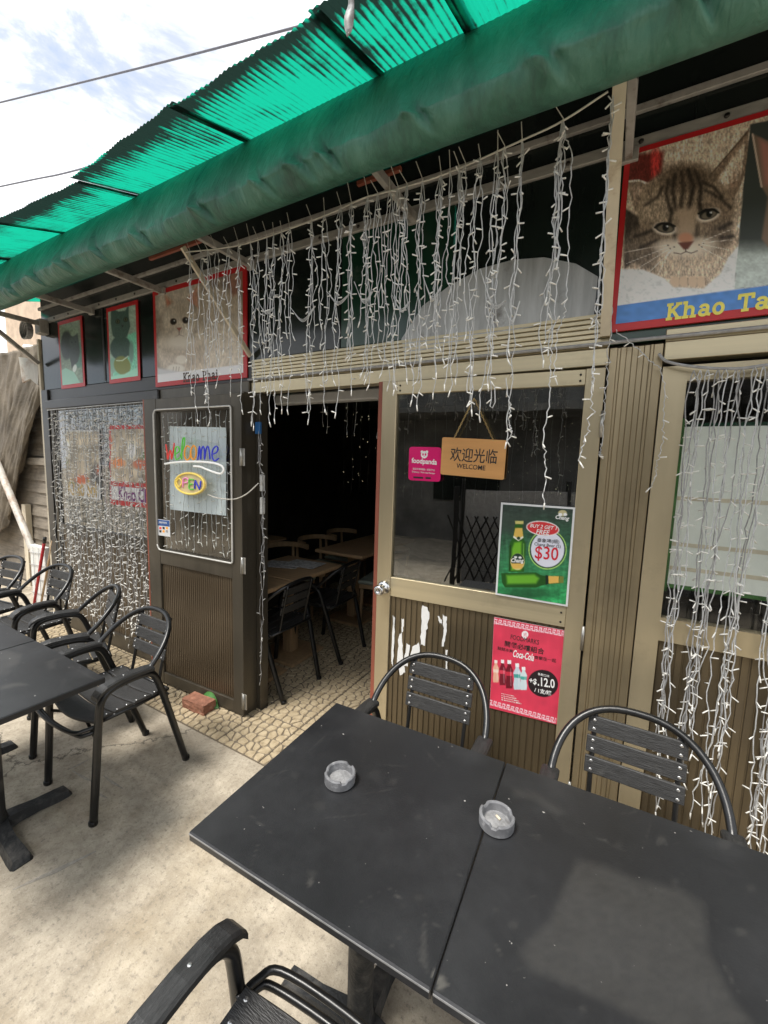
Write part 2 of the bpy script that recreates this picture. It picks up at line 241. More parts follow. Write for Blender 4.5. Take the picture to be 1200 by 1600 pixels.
# ------------------------------------------------------------------ mesh helpers
class MB:
    def __init__(s): s.v = []; s.f = []; s.mi = []; s.sm = []
    def add(s, v, f, mi=0, sm=False):
        o = len(s.v); s.v += [tuple(p) for p in v]
        for q in f: s.f.append(tuple(i+o for i in q)); s.mi.append(mi); s.sm.append(sm)
        return s
    def box(s, a, b, bev=0, mi=0):
        x0, x1 = sorted((a[0], b[0])); y0, y1 = sorted((a[1], b[1])); z0, z1 = sorted((a[2], b[2]))
        if bev <= 0:
            v = [(x0, y0, z0), (x1, y0, z0), (x1, y1, z0), (x0, y1, z0), (x0, y0, z1), (x1, y0, z1), (x1, y1, z1), (x0, y1, z1)]
            return s.add(v, [(0, 3, 2, 1), (4, 5, 6, 7), (0, 1, 5, 4), (1, 2, 6, 5), (2, 3, 7, 6), (3, 0, 4, 7)], mi)
        bm = bmesh.new(); bmesh.ops.create_cube(bm, size=1)
        for q in bm.verts: q.co = Vector(((x0+x1)/2+q.co.x*(x1-x0), (y0+y1)/2+q.co.y*(y1-y0), (z0+z1)/2+q.co.z*(z1-z0)))
        bmesh.ops.bevel(bm, geom=bm.edges[:], offset=bev, segments=1, affect='EDGES')
        return s.bm(bm, mi)
    def bm(s, bm, mi=0, sm=False):
        bm.verts.index_update(); s.add([q.co[:] for q in bm.verts], [[q.index for q in f.verts] for f in bm.faces], mi, sm); bm.free(); return s
    def tube(s, pts, r, n=6, cap=True, mi=0, ry=None):
        P = [Vector(p) for p in pts]; m = len(P)
        rr = r if isinstance(r, (list, tuple)) else [r]*m
        t0 = (P[1]-P[0]).normalized(); a = Vector((0, 0, 1)) if abs(t0.z) < .9 else Vector((1, 0, 0))
        u = t0.cross(a).normalized(); v = []; 
        for i in range(m):
            t = ((P[min(i+1, m-1)]-P[max(i-1, 0)])).normalized()
            u = (u - t*u.dot(t)); u = u.normalized() if u.length > 1e-6 else t.orthogonal().normalized()
            w_ = t.cross(u)
            for k in range(n):
                c = math.cos(2*math.pi*k/n)*rr[i]; d = math.sin(2*math.pi*k/n)*(rr[i] if ry is None else ry); v.append(P[i]+u*c+w_*d)
        f = [(i*n+k, i*n+(k+1) % n, (i+1)*n+(k+1) % n, (i+1)*n+k) for i in range(m-1) for k in range(n)]
        if cap: f += [tuple(range(n))[::-1], tuple((m-1)*n+k for k in range(n))]
        return s.add(v, f, mi, n > 4)
    def lathe(s, prof, c, n=24, mi=0, axis='z'):
        v = []
        for r, h in prof:
            for k in range(n):
                a = 2*math.pi*k/n; x, y = r*math.cos(a), r*math.sin(a)
                v.append((c[0]+x, c[1]+y, c[2]+h) if axis == 'z' else (c[0]+x, c[1]-h, c[2]+y))
        m = len(prof)
        f = [(i*n+k, i*n+(k+1) % n, (i+1)*n+(k+1) % n, (i+1)*n+k) for i in range(m-1) for k in range(n)]
        f += [tuple(range(n))[::-1], tuple((m-1)*n+k for k in range(n))]
        return s.add(v, f, mi, True)
    def prism(s, poly, y0, y1, mi=0):   # polygon in (x,z), between y0 (front) and y1
        n = len(poly); v = [(p[0], y0, p[1]) for p in poly]+[(p[0], y1, p[1]) for p in poly]
        return s.add(v, [tuple(range(n)), tuple(range(2*n-1, n-1, -1))]+[(i, i+n, (i+1) % n+n, (i+1) % n) for i in range(n)], mi)
    def build(s, name, m, parent=None, world=True, smooth=None):
        me = bpy.data.meshes.new(name); me.from_pydata(s.v, [], s.f)
        ms = m if isinstance(m, (list, tuple)) else [m]
        for q in ms: me.materials.append(MATS[q])
        me.polygons.foreach_set('material_index', s.mi)
        me.polygons.foreach_set('use_smooth', s.sm if smooth is None else [smooth]*len(s.f))
        if parent is not None and world: me.transform(wm(parent).inverted())
        me.update(); o = bpy.data.objects.new(name, me); COL.objects.link(o); o.parent = parent
        return o
def wm(o):
    m = o.matrix_basis.copy(); 
    return wm(o.parent) @ m if o.parent else m
def tag(o, label=None, cat=None, group=None, kind=None):
    if label: o['label'] = label
    if cat: o['category'] = cat
    if group: o['group'] = group
    if kind: o['kind'] = kind
    return o
def empty(name, loc=(0, 0, 0), rz=0, label=None, cat=None, group=None, M=None):
    o = bpy.data.objects.new(name, None); COL.objects.link(o); o.empty_display_size = .1
    if M is not None: o.matrix_basis = M
    else: o.location = loc; o.rotation_euler = (0, 0, rz)
    return tag(o, label, cat, group)
def copy_obj(o, parent=None):
    c = o.copy(); COL.objects.link(c); c.parent = parent; return c
def copy_tree(o, parent=None):
    c = copy_obj(o, parent)
    for k in list(o.children): copy_tree(k, c)
    return c
def arc(c, r, a0, a1, n, ax=(1, 0, 0), ay=(0, 0, 1)):
    c, ax, ay = Vector(c), Vector(ax), Vector(ay)
    return [c+ax*r*math.cos(a0+(a1-a0)*i/n)+ay*r*math.sin(a0+(a1-a0)*i/n) for i in range(n+1)]
def smooth_path(pts, n=6):              # Catmull-Rom through the points
    P = [Vector(p) for p in pts]; P = [P[0]*2-P[1]]+P+[P[-1]*2-P[-2]]; out = []
    for i in range(1, len(P)-2):
        for k in range(n):
            t = k/n; a, b, c, d = P[i-1], P[i], P[i+1], P[i+2]
            out.append(.5*((2*b)+(c-a)*t+(2*a-5*b+4*c-d)*t*t+(3*b-a-3*c+d)*t*t*t))
    return out+[P[-2]]

# ------------------------------------------------------------------ lettering and printed pictures
_tc = {}
def text_mesh(s, bold=0.0, shear=0.0):
    k = (s, bold, shear)
    if k not in _tc:
        cu = bpy.data.curves.new('lettering', 'FONT'); cu.body = s; cu.size = 1; cu.offset = bold; cu.shear = shear; cu.resolution_u = 3; cu.extrude = .01; cu.fill_mode = 'BOTH'
        o = bpy.data.objects.new('lettering', cu); COL.objects.link(o)
        dg = bpy.context.evaluated_depsgraph_get(); ev = o.evaluated_get(dg); me = ev.to_mesh()
        v = np.array([q.co[:] for q in me.vertices]) if len(me.vertices) else np.zeros((1, 3)); f = [tuple(p.vertices) for p in me.polygons]
        ev.to_mesh_clear(); bpy.data.objects.remove(o); bpy.data.curves.remove(cu)
        _tc[k] = (v, f)
    return _tc[k]
def letter(parent, s, pl, pr, m, bold=0.0, shear=0.0, asp=1.0, y=-.0035, h=None, name='lettering'):
    """text between two photo pixels (baseline left, baseline right) on the parent's local plane"""
    v, f = text_mesh(s, bold, shear); M = wm(parent)
    a = Vector(uv(M, *pl)); b = Vector(uv(M, *pr)); d = b-a; L_ = d.length; d = d.normalized(); n = Vector((-d.y, d.x))
    x0, x1 = v[:, 0].min(), v[:, 0].max(); sc = L_/max(1e-6, x1-x0); sy = sc*asp
    if h: sy = h/max(1e-6, v[:, 1].max()-min(0, v[:, 1].min()))
    mb = MB(); mb.add([(a.x+d.x*(p[0]-x0)*sc+n.x*p[1]*sy, y-p[2]*.03, a.y+d.y*(p[0]-x0)*sc+n.y*p[1]*sy) for p in v], f)
    return mb.build(name, m, parent, world=False)
def _arc(cx, cy, rx, ry, a0, a1, n=12): return [(cx+rx*math.cos(math.radians(a0+(a1-a0)*i/n)), cy+ry*math.sin(math.radians(a0+(a1-a0)*i/n))) for i in range(n+1)]
SLAB = {'K': (.82, [[(.14, 0), (.14, 1)], [(.0, .04), (.3, .04)], [(.0, .96), (.3, .96)], [(.16, .40), (.66, .96)], [(.34, .55), (.68, .04)], [(.52, .96), (.80, .96)], [(.54, .04), (.84, .04)]]),
 'h': (.76, [[(.14, 0), (.14, 1)], [(0, .96), (.16, .96)], [(0, .04), (.30, .04)], [(.14, .5)]+_arc(.36, .46, .20, .20, 150, 0)+[(.56, .04)], [(.44, .04), (.72, .04)]]),
 'a': (.68, [_arc(.30, .48, .20, .18, 160, 0)+[(.50, .08), (.64, .04)], _arc(.28, .20, .20, .17, 60, 360)]),
 'o': (.66, [_arc(.30, .34, .24, .31, 0, 360, 20)]),
 'T': (.80, [[(.40, 0), (.40, .96)], [(.02, .96), (.78, .96)], [(.05, .96), (.05, .74)], [(.75, .96), (.75, .74)], [(.24, .04), (.56, .04)]]),
 'n': (.76, [[(.14, 0), (.14, .66)], [(0, .64), (.16, .64)], [(0, .04), (.30, .04)], [(.14, .5)]+_arc(.36, .46, .20, .20, 150, 0)+[(.56, .04)], [(.44, .04), (.72, .04)]]),
 'P': (.72, [[(.14, 0), (.14, 1)], [(0, .04), (.34, .04)], [(0, .96), (.36, .96)]+_arc(.40, .72, .22, .24, 90, -90)+[(.14, .48)]]),
 'i': (.40, [[(.18, 0), (.18, .64)], [(.04, .64), (.2, .64)], [(.04, .04), (.34, .04)], [(.18, .84), (.18, .98)]])}
def slab(parent, txt, pl, pr, m, sw=.15, y=-.0022, asp=1.0):
    M = wm(parent); a = Vector(uv(M, *pl)); b = Vector(uv(M, *pr)); W = sum(SLAB[c][0] if c != ' ' else .42 for c in txt)+.12*(len(txt)-1); d = b-a; sc = d.length/W; d = d.normalized(); n = Vector((-d.y, d.x)); x = 0; mb = MB(); lay = 0
    for c in txt+' ':
        if c != ' ':
            for pl_ in SLAB[c][1]:
                for p, q in zip(pl_[:-1], pl_[1:]):
                    p_, q_ = Vector(p), Vector(q); e = (q_-p_); e = e.normalized()*sw*.42 if e.length else Vector((.05, 0)); t = Vector((-e.y, e.x)).normalized()*sw*.5; lay += 1
                    quad = [p_-e*.5-t, q_+e*.5-t, q_+e*.5+t, p_-e*.5+t]; yy = y-.00001*(lay % 40)
                    mb.add([(a.x+(d.x*(v.x+x)+n.x*v.y*asp)*sc, yy, a.y+(d.y*(v.x+x)+n.y*v.y*asp)*sc) for v in quad], [(0, 1, 2, 3)])
            x += SLAB[c][0]
        else:
            x += .42; mb.build('lettering', m, parent, world=False); mb = MB()
        x += .12
def vnoise(x, y, seed=0):
    r = np.random.default_rng(seed).random((64, 64)); xi = np.floor(x).astype(int); yi = np.floor(y).astype(int); fx = x-xi; fy = y-yi
    fx = fx*fx*(3-2*fx); fy = fy*fy*(3-2*fy); g = lambda a, b: r[a % 64, b % 64]
    return (g(xi, yi)*(1-fx)+g(xi+1, yi)*fx)*(1-fy)+(g(xi, yi+1)*(1-fx)+g(xi+1, yi+1)*fx)*fy
class Paint:
    def __init__(s, X, Y, base): s.X, s.Y = X, Y; s.c = np.ones(X.shape+(3,))*np.array(base, float)
    def ell(s, cx, cy, rx, ry, a=0):
        c, t = math.cos(a), math.sin(a); x = s.X-cx; y = s.Y-cy; u = (x*c+y*t)/rx; v = (-x*t+y*c)/ry
        return (np.sqrt(u*u+v*v)-1)*min(rx, ry)
    def line(s, pts):
        d = np.full(s.X.shape, 1e9)
        for (x0, y0), (x1, y1) in zip(pts[:-1], pts[1:]):
            dx, dy = x1-x0, y1-y0; t = np.clip(((s.X-x0)*dx+(s.Y-y0)*dy)/(dx*dx+dy*dy+1e-9), 0, 1)
            d = np.minimum(d, np.hypot(s.X-x0-t*dx, s.Y-y0-t*dy))
        return d
    def poly(s, pts):
        d = s.line(list(pts)+[pts[0]]); ins = np.zeros(s.X.shape, bool); n = len(pts)
        for i in range(n):
            (x0, y0), (x1, y1) = pts[i], pts[(i+1) % n]
            if y0 == y1: continue
            c = ((y0 > s.Y) != (y1 > s.Y)) & (s.X < (x1-x0)*(s.Y-y0)/(y1-y0)+x0); ins ^= c
        return np.where(ins, -d, d)
    def put(s, sd, col, soft=3, amt=1.0, tex=None):
        k = np.clip(.5-sd/soft, 0, 1)*amt
        if tex is not None: k = k*tex
        s.c = s.c*(1-k[..., None])+np.array(col, float)*k[..., None]
    def fur(s, sx, sy, amp, seed):
        n = vnoise(s.X/sx, s.Y/sy, seed)*.6+vnoise(s.X/sx*2.3, s.Y/sy*2.3, seed+1)*.4; s.c = s.c*(1+amp*(n-.5))[..., None]
def picture(parent, quad, org, scale, nx, nz, fn, y=-.003, name='picture', base=(200, 200, 200), gain=1.0):
    """printed sheet spanning four local (x,z) corners (tl,tr,br,bl); fn paints in photo-crop coordinates"""
    tl, tr, br, bl = [np.array(q, float) for q in quad]
    s, t = np.meshgrid(np.linspace(0, 1, nx), np.linspace(0, 1, nz))
    P = ((1-s)*(1-t))[..., None]*tl+(s*(1-t))[..., None]*tr+(s*t)[..., None]*br+((1-s)*t)[..., None]*bl
    loc = np.stack([P[..., 0], np.full(s.shape, y), P[..., 1]], -1).reshape(-1, 3)
    M = np.array(wm(parent)); Wd = loc @ M[:3, :3].T+M[:3, 3]; px, py = project(Wd)
    p = Paint(((px-org[0])*scale).reshape(s.shape), ((py-org[1])*scale).reshape(s.shape), base); fn(p)
    c = np.clip(p.c/255, 0, 1); c = np.where(c <= .04045, c/12.92, ((c+.055)/1.055)**2.4)
    c = np.clip(c*gain, 0, .88)
    f = [(j*nx+i, (j+1)*nx+i, (j+1)*nx+i+1, j*nx+i+1) for j in range(nz-1) for i in range(nx-1)]
    me = bpy.data.meshes.new(name); me.from_pydata(loc.tolist(), [], f); me.materials.append(MATS['printed_picture'])
    at = me.color_attributes.new('print', 'FLOAT_COLOR', 'POINT'); at.data.foreach_set('color', np.concatenate([c.reshape(-1, 3), np.ones((nx*nz, 1))], 1).ravel())
    me.update(); o = bpy.data.objects.new(name, me); COL.objects.link(o); o.parent = parent; return o
def pxquad(M, q): return [uv(M, *p) for p in q]

FY = 1.815                              # the shop front's plane
# ------------------------------------------------------------------ ground and floor
g = MB(); n = 80
gx = [-60, -30, -15, -9]+[-8+.2*i for i in range(71)]+[8, 15, 30, 60]; gy = [-60, -30, -15, -8]+[-4+.2*i for i in range(61)]+[10, 20, 40, 60]
gv = [(x, y, 0.0) for y in gy for x in gx]; W_ = len(gx)
g.add(gv, [(j*W_+i, j*W_+i+1, (j+1)*W_+i+1, (j+1)*W_+i) for j in range(len(gy)-1) for i in range(W_-1)])
gr_ = tag(g.build('ground', 'concrete'), kind='structure')
mat('chalk', (.50, .47, .41), .95, 0, .3, 60, alpha=.55)
for a_, b_, wd in (((113, 1204), (146, 1222), .007), ((162, 1212), (192, 1232), .007), ((150, 1237), (168, 1247), .006), ((105, 1203), (140, 1186), .008), ((20, 1390), (150, 1330), .012)):
    p_, q_ = on_z(*a_, .002), on_z(*b_, .002); t_ = (q_-p_).normalized().cross(Vector((0, 0, 1)))*wd; mid_ = p_.lerp(q_, .5)+t_*.4
    MB().add([p_-t_*.3, mid_-t_, q_-t_*.3, q_+t_*.3, mid_+t_, p_+t_*.3], [(0, 1, 4, 5), (1, 2, 3, 4)]).build('scuff_mark', 'chalk', gr_)

def tile_mesh(seed, T=.326):
    r = np.random.default_rng(seed); k = 6; pts = np.array([((i+.5+r.uniform(-.36, .36))/k*T, (j+.5+r.uniform(-.36, .36))/k*T) for i in range(k) for j in range(k)])
    mb = MB(); mb.box((0, 0, -.02), (T, T, .0045))
    for a in range(len(pts)):
        poly = [(0., 0.), (T, 0.), (T, T), (0., T)]
        for b in range(len(pts)):
            if a == b: continue
            mid = (pts[a]+pts[b])/2; nn = pts[b]-pts[a]; ln = np.hypot(*nn)
            if ln > .2: continue
            nn = nn/ln; out = []
            lim = nn@mid-.0032
            for i in range(len(poly)):
                p, q = np.array(poly[i]), np.array(poly[(i+1) % len(poly)]); dp, dq = p@nn-lim, q@nn-lim
                if dp <= 0: out.append(tuple(p))
                if dp*dq < 0: out.append(tuple(p+(q-p)*dp/(dp-dq)))
            poly = out
            if len(poly) < 3: break
        if len(poly) < 3: continue
        for _ in range(2):
            q = []
            for i in range(len(poly)):
                p0, p1 = np.array(poly[i]), np.array(poly[(i+1) % len(poly)]); q += [tuple(p0*.8+p1*.2), tuple(p0*.2+p1*.8)]
            poly = q if len(q) < 26 else poly
        P = np.array(poly); P = np.clip(P, .003, T-.003); c = P.mean(0); m = len(P); h = .0095+r.uniform(-.001, .0012)
        v = [(p[0], p[1], .004) for p in P]+[(c[0]+(p[0]-c[0])*.90, c[1]+(p[1]-c[1])*.90, h) for p in P]
        mb.add(v, [(i, (i+1) % m, m+(i+1) % m, m+i) for i in range(m)]+[tuple(range(m, 2*m))], 1, False)
    return mb
tf = MB(); tf.box((-4.56, 1.462, -.03), (1.55, 6.2, .0012)); tf = tf.build('tile_floor', 'grout'); tag(tf, kind='structure')
protos = []
for k in range(3):
    o = tile_mesh(40+k).build('tile', ['grout', 'stone'], tf); protos.append(o)
T = .33; first = [True]*3
for j in range(9):
    for i in range(-8, 10):
        k = (i*7+j*3) % 3; x = -1.862+i*T+.002; y = 1.464+j*T
        if x < -4.56 or x > 1.2: continue
        if j > 2 and (x < -3.4 or x > -.3): continue
        o = protos[k] if first[k] else copy_obj(protos[k], tf); first[k] = False
        q = (i*5+j*11) % 4; c = T/2-.002
        o.matrix_basis = Matrix.Translation((x+c, y+c, .001+random.uniform(0, .0012))) @ Matrix.Rotation(q*math.pi/2, 4, 'Z') @ Matrix.Translation((-c, -c, 0))

# ------------------------------------------------------------------ the restaurant front
B = empty('restaurant_building', (-1.5, FY, 0), 0, 'single storey restaurant with bronze aluminium front, dark glossy fascia and green corrugated roof', 'building')
def pbox(name, a, b, m, parent=B, bev=.002): return MB().box(a, b, bev).build(name, m, parent)
# fascia panels
xs = [-4.56, -3.52, -2.86, -1.80, -1.30, -.70, -.10]
for i in range(len(xs)-1): pbox('fascia_panel', (xs[i]+.003, FY, 2.175 if xs[i] < -1.85 else 2.196), (xs[i+1]-.003, FY+.03, 2.735), 'fascia_gloss' if xs[i] < -1.85 or i % 2 else 'fascia_green')
pbox('fascia_panel', (-.097, FY, 2.075), (1.6, FY+.03, 2.735), 'fascia_green')
pbox('upper_fascia', (-4.56, FY+.012, 2.776), (1.6, FY+.05, 3.02), 'fascia_gloss')
st = pbox('trim_strip', (-4.57, FY-.012, 2.736), (1.6, FY+.02, 2.774), 'strip_metal')
pbox('ceiling_batten', (-4.57, FY-.006, 2.86), (1.6, FY+.011, 2.885), 'awning_arm')
sp = None
for i in range(26):
    x = -4.5+i*.236
    mb = MB().lathe([(.0085, 0), (.0085, .003), (.004, .006)], (x, FY-.012, 2.755), 8, axis='y')
    mb.build('screw', 'screw_dark', st)
for i, x in enumerate((-3.535, -2.8)): pbox('panel_joint', (x-.012, FY-.006, 2.19), (x+.012, FY-.001, 2.733), 'black_frame')
# left bay
pbox('corner_post', (-4.565, FY-.02, 0), (-4.455, FY+.06, 2.172), 'black_frame')
pbox('header_board', (-4.452, FY-.004, 2.075), (-1.935, FY+.04, 2.172), 'black_frame')
pbox('header_beam', (-4.452, FY-.045, 1.998), (-2.80, FY+.03, 2.072), 'black_frame', bev=.006)
pbox('header_beam', (-2.797, FY-.03, 1.998), (-1.935, FY+.03, 2.072), 'dark_bronze', bev=.004)
wf = MB(); wf.box((-4.452, FY-.01, .0), (-4.40, FY+.03, 1.996)); wf.box((-2.95, FY-.01, 0), (-2.86, FY+.03, 1.996)); wf.box((-4.40, FY-.01, 0), (-2.95, FY+.03, .13)); wf.box((-4.40, FY-.008, .90), (-2.95, FY+.03, .98))
wf = wf.build('window_frame', 'dark_bronze', B)
MB().box((-4.40, FY+.012, .98), (-2.95, FY+.018, 1.996)).build('glass_pane', 'glass', wf)
MB().box((-4.40, FY+.010, .13), (-2.95, FY+.022, .90)).build('lower_panel', 'dark_bronze_panel', wf)
pbox('wall_panel', (-2.857, FY-.002, 0), (-1.935, FY+.03, 1.996), 'dark_bronze_panel')
jb = MB(); jb.box((-1.932, FY-.10, .004), (-1.900, FY+.04, 1.996), .002); jb.box((-1.898, FY-.012, .004), (-1.866, FY+.055, 1.996), .002); jb.build('door_jamb', 'dark_bronze', B)
# above the doors
nb = 7
for i in range(nb):
    z0 = 2.064+i*(2.194-2.064)/nb
    b = MB(); h = (2.194-2.064)/nb
    b.add([(-1.93, FY-.004, z0+.0005), (-.058, FY-.004, z0+.0005), (-.058, FY-.010, z0+.003), (-1.93, FY-.010, z0+.003), (-1.93, FY-.009, z0+h-.003), (-.058, FY-.009, z0+h-.003), (-.058, FY, z0+h-.0005), (-1.93, FY, z0+h-.0005), (-1.93, FY+.01, z0+h-.0005), (-.058, FY+.01, z0+h-.0005), (-.058, FY+.01, z0+.0005), (-1.93, FY+.01, z0+.0005)],
          [(0, 1, 2, 3), (3, 2, 5, 4), (4, 5, 6, 7), (7, 6, 9, 8), (0, 3, 4, 7, 8, 11), (1, 10, 9, 6, 5, 2), (11, 10, 1, 0), (8, 9, 10, 11)])
    b.build('siding_board', 'champagne_rail', B)
pbox('lintel', (-1.93, FY-.014, 2.0), (-.058, FY+.05, 2.062), 'champagne_rail')
pbox('conduit', (-1.95, FY-.03, 2.071), (1.6, FY-.0165, 2.083), 'cable_grey', bev=.004)
pbox('lintel', (.117, FY-.016, 2.0), (1.6, FY+.05, 2.062), 'champagne_rail')
for i in range(2): pbox('siding_board', (.117, FY-.012+.003*i, 2.064+.022*i), (1.6, FY+.0, 2.085+.022*i), 'champagne_rail')
# pillar with vertical ribs
pl = pbox('pillar', (-.055, FY-.002, 0), (.115, FY+.06, 2.062), 'bronze_pillar')
ribs = [(-.0545, -.030, .012), (-.0295, -.019, .005), (-.0185, -.001, .008), (-.0005, .0175, .005), (.018, .0365, .008), (.037, .0555, .005), (.056, .0735, .008), (.0745, .0835, .012), (.0845, .113, .010)]
for a, b, d in ribs: MB().box((a, FY-d-.002, .003), (b, FY-.0022, 2.06), .0015).build('rib', 'bronze_pillar', pl)
# right bay: window over ribbed panel
rw = MB(); rw.box((.118, FY-.012, .0), (.192, FY+.03, 1.978)); rw.box((.192, FY-.012, 1.925), (1.5, FY+.03, 1.978)); rw.box((.192, FY-.012, .978), (1.5, FY+.03, 1.066)); rw.box((.192, FY-.012, 0), (1.5, FY+.03, .09)); rw.box((1.5, FY-.012, 0), (1.6, FY+.03, 1.978))
rw = rw.build('window_frame', 'champagne', B)
MB().box((.192, FY+.008, 1.066), (1.5, FY+.014, 1.925)).build('glass_pane', 'glass_clear', rw)
rp_ = MB().box((.192, FY+.006, .09), (1.5, FY+.02, .978)).build('lower_panel', 'bronze_panel', rw)
k = MB().box((0, FY+.0015, .092), (.021, FY+.0062, .976), .001).build('panel_rib', 'bronze_panel', rw)
for i in range(24): o = k if i == 0 else copy_obj(k, rw); o.location = (.197+i*.027, 0, 0)
# dark closing walls and ceiling of the room
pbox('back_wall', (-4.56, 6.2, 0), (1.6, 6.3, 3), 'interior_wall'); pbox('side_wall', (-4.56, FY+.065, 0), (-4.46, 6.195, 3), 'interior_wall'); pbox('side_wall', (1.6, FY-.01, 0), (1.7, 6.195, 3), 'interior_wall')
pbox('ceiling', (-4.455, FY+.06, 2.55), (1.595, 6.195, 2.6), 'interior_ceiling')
tag(MB().box((-1.90, 1.96, 1.955), (-1.0, 2.03, 2.015), .008).build('ceiling_light', 'lamp_grey'), 'long grey lamp housing under the lintel inside the open doorway', 'light fixture')

# ------------------------------------------------------------------ right door (ajar) and left leaf (folded back)
DM = Matrix.Translation((-.06, FY-.004, 0)) @ Matrix.Rotation(R(3.6), 4, 'Z')
d = MB(); y0, y1 = -.018, .018
d.box((-.936, y0, .012), (-.862, y1, 1.99), .002); d.box((-.07, y0, .012), (-.004, y1, 1.99), .002)
door = d.build('door', 'champagne', None); door.parent = B; door.matrix_basis = wm(B).inverted() @ DM
def dpart(name, a, b, m, parent, bev=.0015, mi=0): return MB().box(a, b, bev).build(name, m, parent, world=False)
dpart('rail', (-.8615, y0+.002, 1.93), (-.0705, y1-.002, 1.988), 'champagne_rail', door); dpart('rail', (-.8615, y0+.002, .96), (-.0705, y1-.002, 1.055), 'champagne_rail', door); dpart('rail', (-.8615, y0+.002, .014), (-.0705, y1-.002, .11), 'champagne_rail', door)
dpart('edge_trim', (-.958, y0+.004, .012), (-.9365, y1+.01, 1.992), 'red_trim', door)
dpart('glass_pane', (-.8615, .001, 1.0552), (-.0705, .006, 1.9298), 'glass', door, 0)
dpart('lower_panel', (-.8615, .0, .1102), (-.0705, .01, .9598), 'bronze_panel', door, 0)
k = dpart('panel_rib', (0, -.0052, .1105), (.0235, -.0002, .9592), 'bronze_panel', door)
for i in range(28): o = k if i == 0 else copy_obj(k, door); o.location = (-.861+i*.02825, 0, 0)
for z in (1.945, 1.968, .98, 1.02):
    for x in (-.845, -.088) if z > 1.5 else (-.088,): MB().lathe([(.0045, 0), (.0045, .002), (.002, .003)], (x, y0+.002, z), 8, axis='y').build('screw', 'screw_dark', door, world=False)
kn = MB().lathe([(.034, 0), (.034, .008), (.027, .016), (.014, .02), (.014, .04), (.021, .045), (.0255, .055), (.0255, .066), (.02, .074), (.011, .076), (.010, .072)], (-.893, y0, 1.0), 24, axis='y').build('knob', 'chrome', door, world=False)
for z in (.93, .25, 1.78): MB().tube([(-.002, y0-.004, z-.05), (-.002, y0-.004, z+.05)], .006, 8).build('hinge', 'hinge_steel', door, world=False)
# peeled paper scraps and scuffs left on the lower panel
def scrap_poly(pts, seed):
    r = random.Random(seed); mb = MB(); q = []
    for a, b in zip(pts, pts[1:]+pts[:1]):
        for k_ in range(5): t = k_/5; q.append((a[0]+(b[0]-a[0])*t+r.gauss(0, .0016), a[1]+(b[1]-a[1])*t+r.gauss(0, .0022)))
    mb.prism(q, -.0068, -.0056); return mb
for i, q in enumerate([[(660, 945), (668, 948), (672, 960), (667, 985), (664, 1008), (658, 1007), (659, 975)], [(692, 960), (699, 963), (698, 985), (694, 1010), (690, 1008), (694, 985)], [(624, 990), (629, 988), (630, 1020), (634, 1050), (626, 1053), (622, 1035)], [(636, 1005), (641, 1008), (638, 1040), (632, 1038)], [(645, 1010), (655, 1003), (657, 1018), (648, 1022), (640, 1030)], [(615, 960), (618, 965), (617, 1000), (614, 1040), (612, 1030)], [(671, 1040), (676, 1042), (675, 1050), (668, 1048)], [(697, 1015), (700, 1015), (700, 1050), (697, 1050)], [(628, 968), (632, 966), (631, 985), (628, 990)], [(685, 962), (691, 968), (692, 975), (686, 970)]]):
    o = scrap_poly([uv(DM, *p) for p in q], i).build('paper_remnant', 'ink_white', door, world=False)

LM = Matrix.Translation((-1.893, 1.706, 0)) @ Matrix.Rotation(R(1.8), 4, 'Z'); LW = .889
gtl = uv(LM, 247, 643); gbr = uv(LM, 366, 857); gx0, gx1, gz0, gz1 = gtl[0], gbr[0], .985, 1.90
d = MB(); d.box((-LW, y0, .02), (gx0, y1, 1.985), .002); d.box((gx1, y0, .02), (0, y1, 1.985), .002)
leaf = d.build('door', 'dark_bronze', None); leaf.parent = B; leaf.matrix_basis = wm(B).inverted() @ LM
dpart('rail', (gx0+.0005, y0+.002, gz1), (gx1-.0005, y1-.002, 1.983), 'dark_bronze', leaf); dpart('rail', (gx0+.0005, y0+.002, gz0-.10), (gx1-.0005, y1-.002, gz0), 'dark_bronze', leaf); dpart('rail', (gx0+.0005, y0+.002, .022), (gx1-.0005, y1-.002, .10), 'dark_bronze', leaf)
dpart('edge_trim', (-LW-.014, y0, .02), (-LW-.0005, y1, 1.985), 'red_trim', leaf)
dpart('glass_pane', (gx0+.0005, .0, gz0), (gx1-.0005, .005, gz1), 'glass_clear', leaf, 0)
dpart('lower_panel', (gx0+.0005, .0, .1002), (gx1-.0005, .01, gz0-.1002), 'dark_bronze_panel', leaf, 0)
k = dpart('panel_rib', (0, -.0045, .1005), (.0155, -.0002, gz0-.101), 'dark_bronze_panel', leaf); nr = int((gx1-gx0)/.0195)
for i in range(nr): o = k if i == 0 else copy_obj(k, leaf); o.location = (gx0+.002+i*.0195, 0, 0)
for z in (.12, .98, 1.62): 
    h = MB(); h.box((-.012, y0-.004, z-.05), (.03, y0-.0005, z+.05), .001); h.tube([(.006, y0-.006, z-.05), (.006, y0-.006, z+.05)], .007, 8); h.build('hinge', 'hinge_steel', leaf, world=False)
for i in range(14):
    for x in (-LW+.012,): MB().lathe([(.0028, 0), (.002, .002)], (x, y0, .1+i*.142), 6, axis='y').build('rivet', 'screw_bright', leaf, world=False)
